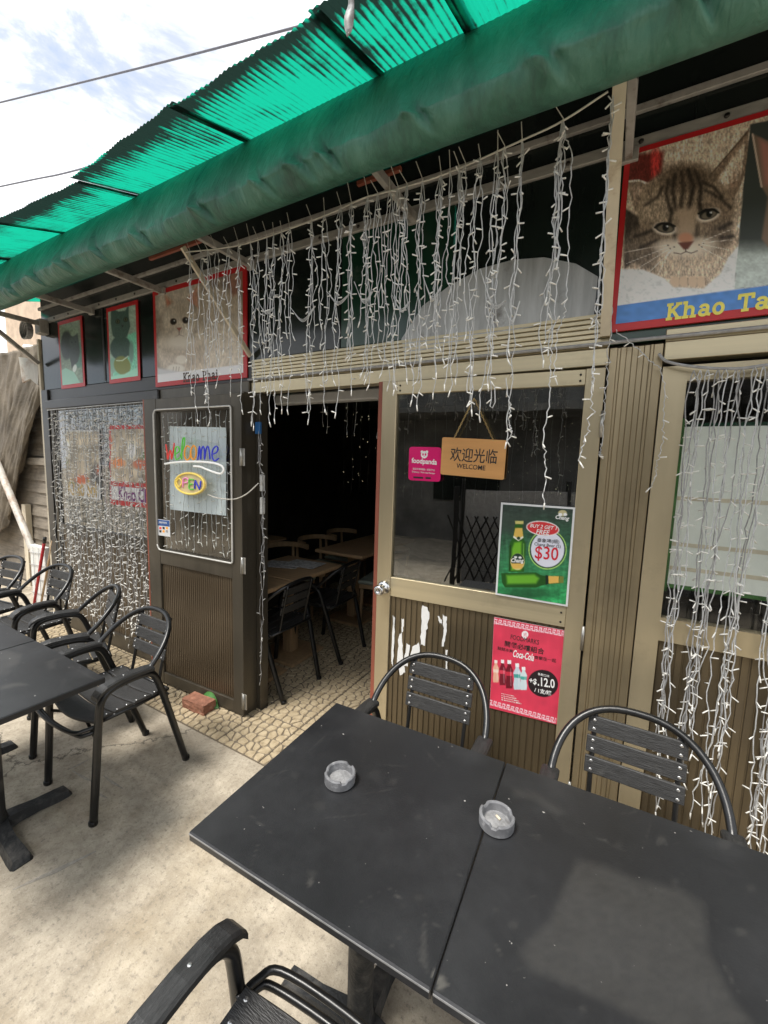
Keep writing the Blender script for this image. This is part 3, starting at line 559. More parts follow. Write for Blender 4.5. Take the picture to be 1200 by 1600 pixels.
# rope light round the leaf's glass
def rrect(x0, x1, z0, z1, r, y):
    p = []
    for cx, cz, a in ((x0+r, z0+r, math.pi), (x1-r*.4, z0+r*.4, 1.5*math.pi), (x1-r*.4, z1-r*.4, 0), (x0+r, z1-r, .5*math.pi)):
        rr = r if cx < (x0+x1)/2 else r*.4
        p += [(cx+rr*math.cos(a+k*math.pi/8), y, cz+rr*math.sin(a+k*math.pi/8)) for k in range(5)]
    return p+[p[0]]
rl = MB().tube(rrect(gx0-.012, gx1+.012, gz0-.002, gz1+.012, .035, -.026), .0052, 8).build('rope_light', 'rope_light', None); rl.matrix_basis = LM
tag(rl, 'white rope light tube edging the glass of the folded back door leaf', 'rope light')

# ------------------------------------------------------------------ roof sheets
roof = empty('roof', (0, 0, 0)); roof.parent = B; roof.matrix_basis = wm(B).inverted() @ Matrix.Translation((-1.5, 1.25, 2.852))
SL = .31
def roof_sheet(x0, x1, ya0, ya1, dz, seed, yin=4.2):
    r = np.random.default_rng(seed); nx = int((x1-x0)/.0056); ys = [0, .02, .045, .08, .12, .16, .2, .25, .3, .36, .5, 1, 2, 3.2]
    v = []; gr = []
    for j, yy in enumerate(ys):
        for i in range(nx+1):
            s = i/nx; x = x0+s*(x1-x0); y = ya0+(ya1-ya0)*s+yy+(.003*math.sin(x*17+seed)+.002*math.sin(x*41) if yy == 0 else 0); z = 2.852+SL*(y-1.25)+dz+.0028*math.sin(i*math.pi/2)
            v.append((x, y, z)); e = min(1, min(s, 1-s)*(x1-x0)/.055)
            gr.append(max(.40*math.exp(-(max(0, yy-.012)/.075)**1.3)*(1 if yy > .005 else .5), .27*(1-e))+.05*math.sin(x*5.1+seed)-.03+.15*(1 if i % 4 == 3 else -.35 if i % 4 == 1 else 0))  # edge and seam grime; valley stripes paint dirt plus missing rib shading
    W2 = nx+1; mb = MB(); mb.add(v, [(j*W2+i, j*W2+i+1, (j+1)*W2+i+1, (j+1)*W2+i) for j in range(len(ys)-1) for i in range(nx)], 0, True)
    o = mb.build('roof_sheet', 'green_fibreglass', roof); a = o.data.attributes.new('grime_rib_shade', 'FLOAT', 'POINT'); a.data.foreach_set('value', gr); 
    return o
SH = [(-5.1, -3.55, .93, .96, .0), (-3.6, -2.83, .95, .94, .009), (-2.87, -2.12, .955, 1.015, -.004), (-2.15, -1.37, 1.0, .955, .012), (-1.40, -.76, .955, .95, .002), (-.80, -.455, .95, .945, .014), (-.49, .25, .945, .94, -.002), (.22, .95, .94, .94, .012), (.92, 1.8, .94, .94, .0)]
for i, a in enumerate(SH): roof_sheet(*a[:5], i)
# purlin that carries the outer edge
for y, z in ((1.27, 2.836), (2.6, 3.25)): MB().box((-5.0, y, z-.035), (1.7, y+.04, z)).build('purlin', 'black_frame', roof)

# ------------------------------------------------------------------ canvas awning with arms and braces
A = empty('canvas_awning', (-1.5, FY, 2.7), 0, 'rolled green canvas awning running the length of the shop front under the roof edge', 'awning')
prof = smooth_path([(0, 1.285, 2.872), (0, 1.235, 2.80), (0, 1.195, 2.715), (0, 1.166, 2.65), (0, 1.152, 2.605), (0, 1.154, 2.588), (0, 1.178, 2.56), (0, 1.22, 2.548), (0, 1.30, 2.588), (0, 1.40, 2.68), (0, 1.48, 2.77)], 5)
NXC = 900; x0, x1 = -4.95, 1.7; v = []
fold = [(-3.9, .04), (-3.3, .05), (-2.95, .03), (-2.62, .045), (-2.3, .03), (-1.97, .04), (-1.55, .035), (-1.22, .03), (-1.05, .05), (-.93, .03), (-.6, .04), (-.25, .05), (.05, .03), (.4, .05)]
for i in range(NXC+1):
    x = x0+(x1-x0)*i/NXC
    for j, p in enumerate(prof):
        t = j/(len(prof)-1); b = math.sin(math.pi*min(1, t*1.15))
        wv = .010*math.sin(x*2.1+t*2)+.006*math.sin(x*5.3+t*5+1)+.004*math.sin(x*13+t*9)+.0022*math.sin(x*29-t*14)+.0035*math.exp(-((t-.5)/.13)**2)*(math.sin(x*41+3*math.sin(x*3))+.6*math.sin(x*67+t*11))
        for fx, fw in fold:
            q = (x-fx-(t-.45)*.22)/fw
            if abs(q) < 4: wv += .024*math.exp(-q*q*4)*math.exp(-((t-.46)/.2)**2)-.020*math.exp(-(q-.7)**2*7)*math.exp(-((t-.48)/.2)**2)
        sag = .012*math.sin((x+.4)*3.3)*t
        v.append((x, p.y-wv*b, p.z-sag*b-wv*.4*b))
m_ = len(prof)
cv = MB().add(v, [(i*m_+j, i*m_+j+1, (i+1)*m_+j+1, (i+1)*m_+j) for i in range(NXC) for j in range(m_-1)], 0, True).build('canvas', 'green_canvas', A)
sdm = cv.modifiers.new('thickness', 'SOLIDIFY'); sdm.thickness = .0025
for x in (-4.41, -3.65, -2.755, -1.917, -.888, -.05, .8):
    MB().box((x-.012, 1.43, 2.695), (x+.012, FY-.013, 2.732), .002).build('arm', 'awning_arm', A)
    b = MB(); b.box((x-.03, FY-.03, 2.69), (x+.03, FY-.0125, 2.735), .002); b.build('bracket', 'strip_metal', A)
MB().tube([(-4.9, 1.33, 2.76), (1.6, 1.33, 2.76)], .017, 10).build('front_tube', 'awning_arm', A)
for xa, xb in ((-2.45, -1.98), (-1.02, -.82)): MB().box((xa, 1.52, 2.735), (xb, 1.535, 2.75)).build('red_batten', 'red_trim', A)
MB().add([(-4.9, 1.30, 2.80), (1.7, 1.30, 2.80), (1.7, FY+.01, 2.99), (-4.9, FY+.01, 2.99)], [(0, 1, 2, 3)]).build('canvas_lining', 'fascia_gloss', A)
def bar(p, q, wx, t):                   # flat bar between two points lying in a plane of constant x
    p, q = Vector(p), Vector(q); d = (q-p).normalized(); n_ = Vector((1, 0, 0)); s_ = d.cross(n_).normalized()
    v = []
    for e in (p, q):
        for a, b in ((-1, -1), (1, -1), (1, 1), (-1, 1)): v.append(e+n_*a*t/2+s_*b*wx/2)
    return MB().add(v, [(0, 3, 2, 1), (4, 5, 6, 7), (0, 1, 5, 4), (1, 2, 6, 5), (2, 3, 7, 6), (3, 0, 4, 7)])
bar((-1.937, FY-.014, 2.215), (-1.937, 1.375, 2.63), .026, .014).build('brace', 'cream_paint', A)
bar((-.075, FY-.02, 2.11), (-.078, 1.40, 2.70), .034, .034).build('brace', 'cream_paint', A)
bar((-.045, FY-.014, 2.74), (-.045, 1.66, 2.86), .05, .012).build('brace', 'awning_arm', A)
bar((-4.55, FY-.03, 2.40), (-4.55, 1.40, 2.70), .03, .03).build('brace', 'awning_arm', A)
# ------------------------------------------------------------------ bistro armchairs
def make_chair():
    c = empty('armchair', (0, 0, 0)); K = dict(world=False)
    for s in (-1, 1):
        ar = .235
        p = smooth_path([(s*.216, -.232, 0), (s*.222, -.212, .25), (s*.232, -.195, .50), (s*.235, -.178, .565), (s*.236, -.14, .594), (s*.236, -.07, .602), (s*.236, .0, .598), (s*.234, .045, .572), (s*.228, .085, .47), (s*.21, .15, .26), (s*.187, .229, 0)], 5)
        f = MB().tube(p, .0158, 10, ry=.0185).build('leg_frame', 'black_metal', c, **K)
        for q in ((s*.216, -.232), (s*.187, .229)): MB().lathe([(.0165, 0.0), (.0185, .004), (.0185, .018), (.0165, .02)], (q[0], q[1], .0005), 10).build('foot_cap', 'black_metal', f, **K)
        # armrest pad: bent slat over the tube
        pts = [(-.212, .588), (-.197, .607), (-.17, .622), (-.13, .631), (-.07, .634), (0, .631), (.035, .626)]
        v = []; wd = .027; th = .02
        for y, z in pts: v += [(s*ar-wd, y, z-th), (s*ar+wd, y, z-th), (s*ar+wd, y, z-.006), (s*ar+wd-.006, y, z), (s*ar-wd+.006, y, z), (s*ar-wd, y, z-.006)]
        n_ = len(pts); fc = [(i*6+k_, i*6+(k_+1) % 6, (i+1)*6+(k_+1) % 6, (i+1)*6+k_) for i in range(n_-1) for k_ in range(6)]+[tuple(range(5, -1, -1)), tuple((n_-1)*6+k_ for k_ in range(6))]
        ap = MB().add(v, fc).build('armrest', 'black_arm', c, **K)
        MB().lathe([(.005, 0), (.0045, .0015), (.002, .002)], (s*ar, -.09, .633), 8).build('screw', 'rivet', ap, **K)
    # back hoop
    hp = []
    for i in range(33):
        a = math.pi*i/32; cs, sn = math.cos(a), math.sin(a)
        e = .84; x = .234*math.copysign(abs(cs)**e, cs); q = abs(sn)**.92
        hp.append((x, .018+.197*q, .606+.190*q))
    MB().tube([(.236, -.10, .606)]+hp+[(-.236, -.10, .606)], .0125, 10).build('back_hoop', 'black_metal', c, **K)
    # back rods, slats and rivets
    def rod_pt(z): t = (z-.42)/(.765-.42); return .125+.075*t
    for s in (-1, 1):
        xr = s*.122
        MB().tube(smooth_path([(xr, rod_pt(.778)+.004, .778), (xr, rod_pt(.60), .60), (xr, rod_pt(.47), .47), (xr+s*.012, .130, .452), (xr+s*.05, .124, .436), (s*.220, .118, .434)], 5), .008, 8).build('back_rod', 'black_metal', c, **K)
    rv = MB().lathe([(.0062, 0), (.0055, .002), (.0025, .003)], (0, 0, 0), 8, axis='y')
    rvm = None
    for z0 in (.572, .638, .704):
        zc = z0+.027; y = rod_pt(zc)-.010; lean = .075/.345*.054
        b = MB(); hw = .142; hh = .027; th = .010
        v = [(-hw, y-lean/2, zc-hh), (hw, y-lean/2, zc-hh), (hw, y-lean/2+th, zc-hh), (-hw, y-lean/2+th, zc-hh), (-hw, y+lean/2, zc+hh), (hw, y+lean/2, zc+hh), (hw, y+lean/2+th, zc+hh), (-hw, y+lean/2+th, zc+hh)]
        bm = bmesh.new(); vs = [bm.verts.new(q) for q in v]
        for q in [(0, 3, 2, 1), (4, 5, 6, 7), (0, 1, 5, 4), (1, 2, 6, 5), (2, 3, 7, 6), (3, 0, 4, 7)]: bm.faces.new([vs[i] for i in q])
        bmesh.ops.bevel(bm, geom=bm.edges[:], offset=.0025, segments=1, affect='EDGES'); sl_ = b.bm(bm).build('back_slat', 'black_slat', c, **K)
        for s in (-1, 1):
            for dz in (-.014, .014):
                if rvm is None: r0 = rv.build('rivet', 'rivet', sl_, **K); rvm = r0
                else: r0 = copy_obj(rvm, sl_)
                r0.location = (s*.123, y+lean/2*dz/hh-.0005, zc+dz)
    # seat rails, front bow, slats
    for s in (-1, 1): MB().tube([(s*.196, .135, .447), (s*.200, -.02, .442), (s*.202, -.19, .447)], .0095, 8).build('seat_rail', 'black_metal', c, **K)
    MB().tube([(-.196, .135, .447), (.196, .135, .447)], .0085, 8).build('seat_rail', 'black_metal', c, **K)
    for dz, k_ in ((0, 1), (-.022, .93)):
        MB().tube(smooth_path([(-.216, -.185, .442+dz), (-.205, -.235, .440+dz), (-.17, -.262*k_-.012, .438+dz), (0, -.275*k_-.012, .436+dz), (.17, -.262*k_-.012, .438+dz), (.205, -.235, .440+dz), (.216, -.185, .442+dz)], 5), .0088, 8).build('front_bow', 'black_metal', c, **K)
    MB().tube([(-.222, -.20, .365), (0, -.16, .41), (.222, -.20, .365)], .007, 8).build('stretcher', 'black_metal', c, **K)
    r1 = None
    for i in range(4):
        ya, yb = -.205+i*.086, -.205+i*.086+.078; nsx = 10; v = []
        for k_ in range(nsx+1):
            x = -.205+.41*k_/nsx; dip = -.020*math.cos(x/.205*math.pi/2); bow = -.022*math.cos(x/.205*math.pi/2) if i == 0 else 0
            for y, z in ((ya+bow, .452), (yb, .452), (yb, .461), (yb-.004, .465), (ya+bow+.004, .465), (ya+bow, .461)): v.append((x, y, z+dip))
        fc = [(k_*6+q, k_*6+(q+1) % 6, (k_+1)*6+(q+1) % 6, (k_+1)*6+q) for k_ in range(nsx) for q in range(6)]+[tuple(range(5, -1, -1)), tuple(nsx*6+q for q in range(6))]
        sl_ = MB().add(v, fc).build('seat_slat', 'black_slat', c, **K)
        for s in (-1, 1):
            for y in (ya+.018, yb-.018):
                if r1 is None: r1 = MB().lathe([(.006, 0), (.005, .0018), (.002, .0025)], (0, 0, 0), 8).build('rivet', 'rivet', sl_, **K); o = r1
                else: o = copy_obj(r1, sl_)
                o.location = (s*.190, y, .4615)
    return c
chair = make_chair(); cg = 'black slatted bistro armchairs'
CH = [((-2.075, 1.06), -1, 'black slatted bistro armchair standing by the red brick, near the folded door leaf'),
      ((-2.70, 1.165), -19, 'black slatted bistro armchair turned aside, second along the row from the red brick'),
      ((-3.46, 1.23), 3, 'black slatted bistro armchair third along the row from the red brick'),
      ((-4.02, 1.15), 8, 'black slatted bistro armchair at the end of the row beside the red broom handle'),
      ((-.568, 1.375), 1, 'black slatted bistro armchair with its back to the pink drinks poster on the door'),
      ((.128, 1.345), -1, 'black slatted bistro armchair with its back to the ribbed pillar and hanging lights'),
      ((-.40, .345), 181, 'black slatted bistro armchair facing the restaurant door, on the street side of the ashtray tables'),
      ((-2.02, 2.12), -90, 'black slatted bistro armchair inside the doorway, closer to the threshold, at the menu table'),
      ((-2.02, 2.757), -88, 'black slatted bistro armchair inside the doorway, further from the threshold, at the menu table')]
for i, (p, a, lb) in enumerate(CH):
    o = chair if i == 0 else copy_tree(chair); o.location = (p[0], p[1], .010 if p[1] > 1.9 else .0); o.rotation_euler = (0, 0, R(a)); tag(o, lb, 'chair', cg)

# ------------------------------------------------------------------ black pedestal tables
def make_table(w_, d_, base_off=(0, 0), z=.75):
    t = empty('pedestal_table'); K = dict(world=False)
    tt = MB().box((-w_/2, -d_/2, z-.024), (w_/2, d_/2, z), .003).build('table_top', 'table_top', t, **K)
    MB().box((-w_/2+.002, -d_/2-.0010, z-.0065), (w_/2-.002, -d_/2-.0001, z-.0030)).build('edge_highlight', 'rim_highlight', t, **K)  # thin pale strip painting in the light caught along the front edge
    bx, by = base_off
    MB().lathe([(.05, .02), (.046, .05), (.038, .08), (.036, .10), (.036, z-.06), (.05, z-.05), (.05, z-.04)], (bx, by, 0), 20).build('column', 'cast_iron', t, **K)
    MB().box((bx-.15, by-.15, z-.04), (bx+.15, by+.15, z-.0245), .004).build('top_plate', 'cast_iron', t, **K)
    for k_ in range(4):
        a = k_*math.pi/2; v = []
        for s, wd, h, zb in ((.02, .045, .062, .012), (.07, .036, .058, .014), (.14, .032, .044, .010), (.215, .036, .034, 0), (.255, .037, .028, 0), (.268, .030, .006, 0)):
            for q, zz in ((-wd, zb), (wd, zb), (wd*.72, h), (-wd*.72, h)): v.append((bx+math.cos(a)*s-math.sin(a)*q, by+math.sin(a)*s+math.cos(a)*q, zz))
        fc = [(i*4+q, i*4+(q+1) % 4, (i+1)*4+(q+1) % 4, (i+1)*4+q) for i in range(5) for q in range(4)]+[(3, 2, 1, 0), (20, 21, 22, 23)]
        MB().add(v, fc).build('foot', 'cast_iron', t, **K)
    return t
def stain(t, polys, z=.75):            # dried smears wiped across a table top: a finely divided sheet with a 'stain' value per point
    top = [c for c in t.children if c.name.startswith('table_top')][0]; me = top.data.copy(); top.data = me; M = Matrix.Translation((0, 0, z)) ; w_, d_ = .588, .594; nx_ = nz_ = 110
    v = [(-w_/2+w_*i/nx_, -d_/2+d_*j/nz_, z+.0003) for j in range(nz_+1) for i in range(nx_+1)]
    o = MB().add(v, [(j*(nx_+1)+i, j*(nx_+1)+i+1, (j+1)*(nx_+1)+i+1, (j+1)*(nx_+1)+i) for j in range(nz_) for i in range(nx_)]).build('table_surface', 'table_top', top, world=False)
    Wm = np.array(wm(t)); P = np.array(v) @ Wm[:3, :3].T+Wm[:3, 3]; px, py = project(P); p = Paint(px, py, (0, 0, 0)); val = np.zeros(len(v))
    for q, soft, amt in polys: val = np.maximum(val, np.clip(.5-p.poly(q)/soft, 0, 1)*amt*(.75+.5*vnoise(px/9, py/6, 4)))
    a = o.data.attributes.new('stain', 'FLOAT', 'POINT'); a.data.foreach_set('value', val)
tg = 'black square pedestal tables'
t1 = make_table(.594, .60); t1.location = (-.499, .847, 0); t1.rotation_euler.z = R(1.55); tag(t1, 'black square pedestal table with one ashtray resting near its middle', 'table', tg)
t2 = copy_tree(t1); t2.location = (-.499+.5965*math.cos(R(1.55)), .847+.5965*math.sin(R(1.55)), 0); tag(t2, 'black square pedestal table by the pillar, with the ashtray at its seam edge', 'table', tg)
t3 = make_table(.60, .60, (-.20, .085)); t3.location = (-1.964, .507, 0); t3.rotation_euler.z = R(-.8); tag(t3, 'black square pedestal table beside the armchair that stands by the red brick', 'table', tg)
t4 = copy_tree(t3); t4.location = (-2.569, .515, -.0); t4.rotation_euler.z = R(-.8); tag(t4, 'black square pedestal table in front of the turned armchair, second along the row', 'table', tg)
_r = random.Random(21)
def scratches(n_, x0, x1, y0, y1):
    out = []
    for _ in range(n_):
        x, y, a, L_ = _r.uniform(x0, x1), _r.uniform(y0, y1), _r.uniform(-.9, .9)+(1.3 if _r.random() < .3 else 0), _r.uniform(12, 70); dx, dy = math.cos(a)*L_, math.sin(a)*L_; out.append(([(x, y), (x+dx*.5+1, y+dy*.5), (x+dx, y+dy), (x+dx*.5-.6, y+dy*.5+1.4)], 1.6, _r.uniform(.15, .45)))
    for _ in range(n_//2): x, y, q_ = _r.uniform(x0, x1), _r.uniform(y0, y1), _r.uniform(4, 11); out.append(([(x+q_*math.cos(k_*.785)*_r.uniform(.7, 1.2), y+q_*.8*math.sin(k_*.785)*_r.uniform(.7, 1.2)) for k_ in range(8)], 5, _r.uniform(.06, .2)))
    return out
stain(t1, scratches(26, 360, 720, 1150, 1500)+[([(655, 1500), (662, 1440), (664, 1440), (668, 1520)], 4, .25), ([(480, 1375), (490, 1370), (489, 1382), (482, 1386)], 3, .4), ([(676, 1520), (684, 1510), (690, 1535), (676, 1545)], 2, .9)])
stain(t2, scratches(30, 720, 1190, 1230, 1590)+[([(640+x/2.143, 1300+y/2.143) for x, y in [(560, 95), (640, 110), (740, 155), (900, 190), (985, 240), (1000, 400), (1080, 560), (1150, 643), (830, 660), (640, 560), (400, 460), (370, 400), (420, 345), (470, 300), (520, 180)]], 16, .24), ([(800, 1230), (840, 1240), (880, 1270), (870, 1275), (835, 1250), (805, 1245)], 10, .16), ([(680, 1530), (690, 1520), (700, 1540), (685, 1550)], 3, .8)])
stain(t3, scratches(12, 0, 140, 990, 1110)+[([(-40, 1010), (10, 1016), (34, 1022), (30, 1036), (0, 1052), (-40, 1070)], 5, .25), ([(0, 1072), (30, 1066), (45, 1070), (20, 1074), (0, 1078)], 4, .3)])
# ------------------------------------------------------------------ ashtrays
def ashtray(c, rz, lb):
    o = MB(); n_ = 48; r0, r1, h = .041, .0335, .031; v = []
    prof_ = [(0, 0), (.036, 0), (r0, .004), (r0+.0005, h-.003), (r0-.002, h), (r1+.002, h), (r1, h-.003), (r1-.001, .009), (.028, .007), (0, .007)]
    for j, (r_, z_) in enumerate(prof_):
        for k_ in range(n_):
            a = 2*math.pi*k_/n_; dz = 0
            if z_ > .02 and min(abs((k_-q+24) % 48-24) for q in (3, 19, 35)) <= 1: dz = -.007
            v.append((r_*math.cos(a), r_*math.sin(a), z_+dz))
    fc = [(i*n_+k_, i*n_+(k_+1) % n_, (i+1)*n_+(k_+1) % n_, (i+1)*n_+k_) for i in range(len(prof_)-1) for k_ in range(n_)]
    o = o.add(v, fc, 0, False).build('ashtray', 'ash_grey'); o.location = c; o.rotation_euler.z = rz; tag(o, lb, 'ashtray', 'grey round ashtrays')
    b = MB().lathe([(.001, .0072), (.031, .0078), (.030, .0092), (.001, .0098)], (0, 0, 0), 20).build('ash_bed', 'ash_bed', o, world=False)
    return o
a1 = on_z(527, 1226, .75); ashtray((a1.x, a1.y+.012, .7502), 1.0, 'dusty grey round ashtray standing alone in the middle of a black table top')
a2 = on_z(773, 1296, .75); a2o = ashtray((a2.x, a2.y+.014, .7502), 2.3, 'dusty grey round ashtray next to the seam between the two tables')
tag(MB().tube([(0, -.010, .012), (.013, -.006, .0125)], .003, 8).build('cigarette_butt', 'cream_paint', a2o, world=False))
# ------------------------------------------------------------------ brick and leaf
br = MB(); bm = bmesh.new(); bmesh.ops.create_cube(bm, size=1); bmesh.ops.subdivide_edges(bm, edges=bm.edges[:], cuts=3, use_grid_fill=True)
for q in bm.verts:
    q.co = Vector((q.co.x*.195, q.co.y*.095, (q.co.z+.5)*.062)); q.co += Vector((random.gauss(0, .0016), random.gauss(0, .0016), random.gauss(0, .0012) if q.co.z > .01 else 0))
br = br.bm(bm).build('brick', 'brick_red'); br.location = (-2.215, 1.612, .0098); br.rotation_euler.z = R(3); tag(br, 'worn red clay brick lying on the tiles in front of the folded door', 'brick')
lf = MB(); v = []
for i in range(9):
    t = i/8; wd = .048*math.sin(math.pi*min(1, t*.97+.03))**.8; z = .012+.055*math.sin(t*2.6)
    v += [(-wd, t*.16, z), (0, t*.16, z-.008), (wd, t*.16, z+.003)]
lf.add(v, [(i*3+k_, i*3+k_+1, i*3+k_+4, i*3+k_+3) for i in range(8) for k_ in range(2)], 0, True)
lf = lf.build('fallen_leaf', 'leaf'); lf.location = (-2.10, 1.672, .012); lf.rotation_euler = (R(0), R(-38), R(80)); tag(lf, 'fresh green leaf lying on the tiles behind the brick', 'leaf')

# ------------------------------------------------------------------ inside: wooden tables, chairs, menus
def wood_table(x0, x1, y0, y1, lb):
    t = empty('wooden_table', ((x0+x1)/2, (y0+y1)/2, .008), 0, lb, 'table', 'wooden tables inside'); cx, cy = (x0+x1)/2, (y0+y1)/2
    MB().box((x0, y0, .72), (x1, y1, .75), .006).build('table_top', 'wood_table', t)
    MB().box((cx-.045, cy-.045, .04), (cx+.045, cy+.045, .719), .004).build('column', 'wood_leg', t); MB().box((cx-.2, cy-.2, .011), (cx+.2, cy+.2, .039), .006).build('base', 'wood_leg', t); return t
wood_table(-2.56, -1.955, 1.905, 2.211, 'narrow light wooden table closest to the threshold, butted against the menu table')
wood_table(-2.56, -1.96, 2.216, 2.82, 'light wooden table with two printed menus lying on it')
wood_table(-2.54, -1.98, 3.175, 3.75, 'light wooden table between the curved wooden chairs and the sage seat')
wood_table(-2.54, -1.98, 3.755, 4.33, 'light wooden table with a bottle, far back in the dim room')
wood_table(-3.9, -3.2, 2.9, 3.5, 'light wooden table by the light curtain window, deep in the dim room')
for i, (x, y, a) in enumerate(((-2.33, 2.50, .35), (-2.19, 2.60, .1))):
    o = MB().box((-.15, -.105, 0), (.15, .105, .004), .001).build('menu_card', 'menu_paper'); o.location = (x, y, .7585+.004*i+.0005*i); o.rotation_euler.z = a
    tag(o, ['black and white printed menu lying under another on the wooden table', 'black and white printed menu lying on top of another on the wooden table'][i], 'menu')
def wood_chair(x, y, rz, lb):
    c = empty('wooden_chair', (x, y, .010), rz, lb, 'chair', 'curved wooden chairs inside'); K = dict(world=False)
    MB().box((-.21, -.2, .425), (.21, .2, .465), .012).build('seat', 'sage', c, **K); MB().box((-.20, -.19, .385), (.20, .19, .424), .003).build('apron', 'wood_leg', c, **K)
    for sx in (-1, 1):
        MB().tube([(sx*.185, -.17, .0), (sx*.18, -.165, .385)], [.013, .019], 8).build('leg', 'wood_leg', c, **K)
        MB().tube([(sx*.185, .18, .0), (sx*.185, .175, .4), (sx*.19, .19, .70)], [.013, .019, .014], 8).build('leg', 'wood_leg', c, **K)
    v = []
    for i in range(13):
        a = math.pi*(1.05*i/12-.025); x_, y_ = .25*math.cos(a), .02+.22*math.sin(a)
        for dr, z_ in ((-.012, .695), (.012, .695), (.012, .745), (-.012, .745)): v.append((x_*(1+dr/.25), y_*(1+dr/.25), z_+.02*math.sin(a)))
    MB().add(v, [(i*4+q, i*4+(q+1) % 4, (i+1)*4+(q+1) % 4, (i+1)*4+q) for i in range(12) for q in range(4)]+[(3, 2, 1, 0), (48, 49, 50, 51)]).build('back_rail', 'wood_leg', c, **K)
    return c
wood_chair(-2.78, 3.05, R(75), 'curved wooden chair nearest the menu table inside'); wood_chair(-2.80, 3.62, R(85), 'curved wooden chair behind the wooden table, between two others'); wood_chair(-2.85, 4.2, R(95), 'curved wooden chair far back in the dim room')
wood_chair(-1.95, 3.55, R(-80), 'wooden chair with a sage green seat inside by the open door edge')
bo = MB().lathe([(.03, 0), (.032, .01), (.032, .12), (.014, .16), (.013, .19), (.015, .2)], (-2.2, 4.1, .7585), 14).build('sauce_bottle', 'white_plastic'); tag(bo, 'small pale bottle standing on a wooden table at the back', 'bottle')
# sparkling curtain of fairy lights hung at the back of the room
fb = MB(); r = random.Random(3)
for i in range(170):
    x, z = r.uniform(-3.2, -.2), r.uniform(1.25, 2.4); s = r.uniform(.002, .0042); y = 4.6+r.uniform(-.02, .02)
    fb.add([(x-s, y, z), (x+s, y, z), (x, y-s, z), (x, y+s, z), (x, y, z+s), (x, y, z-s)], [(0, 2, 4), (2, 1, 4), (1, 3, 4), (3, 0, 4), (2, 0, 5), (1, 2, 5), (3, 1, 5), (0, 3, 5)])
fo = MB()
for i in range(24):
    x = -3.2+i*.13; fo.tube([(x+.01*math.sin(k_*.9+i), 4.6, 2.5-k_*.13) for k_ in range(11)], .0015, 4)
fo = fo.build('fairy_light_curtain', 'cable_grey'); tag(fo, 'curtain of warm fairy lights glimmering at the back of the dark room', 'string lights')
tag(fb.build('bulb', 'fairy_glow', fo), kind='stuff')
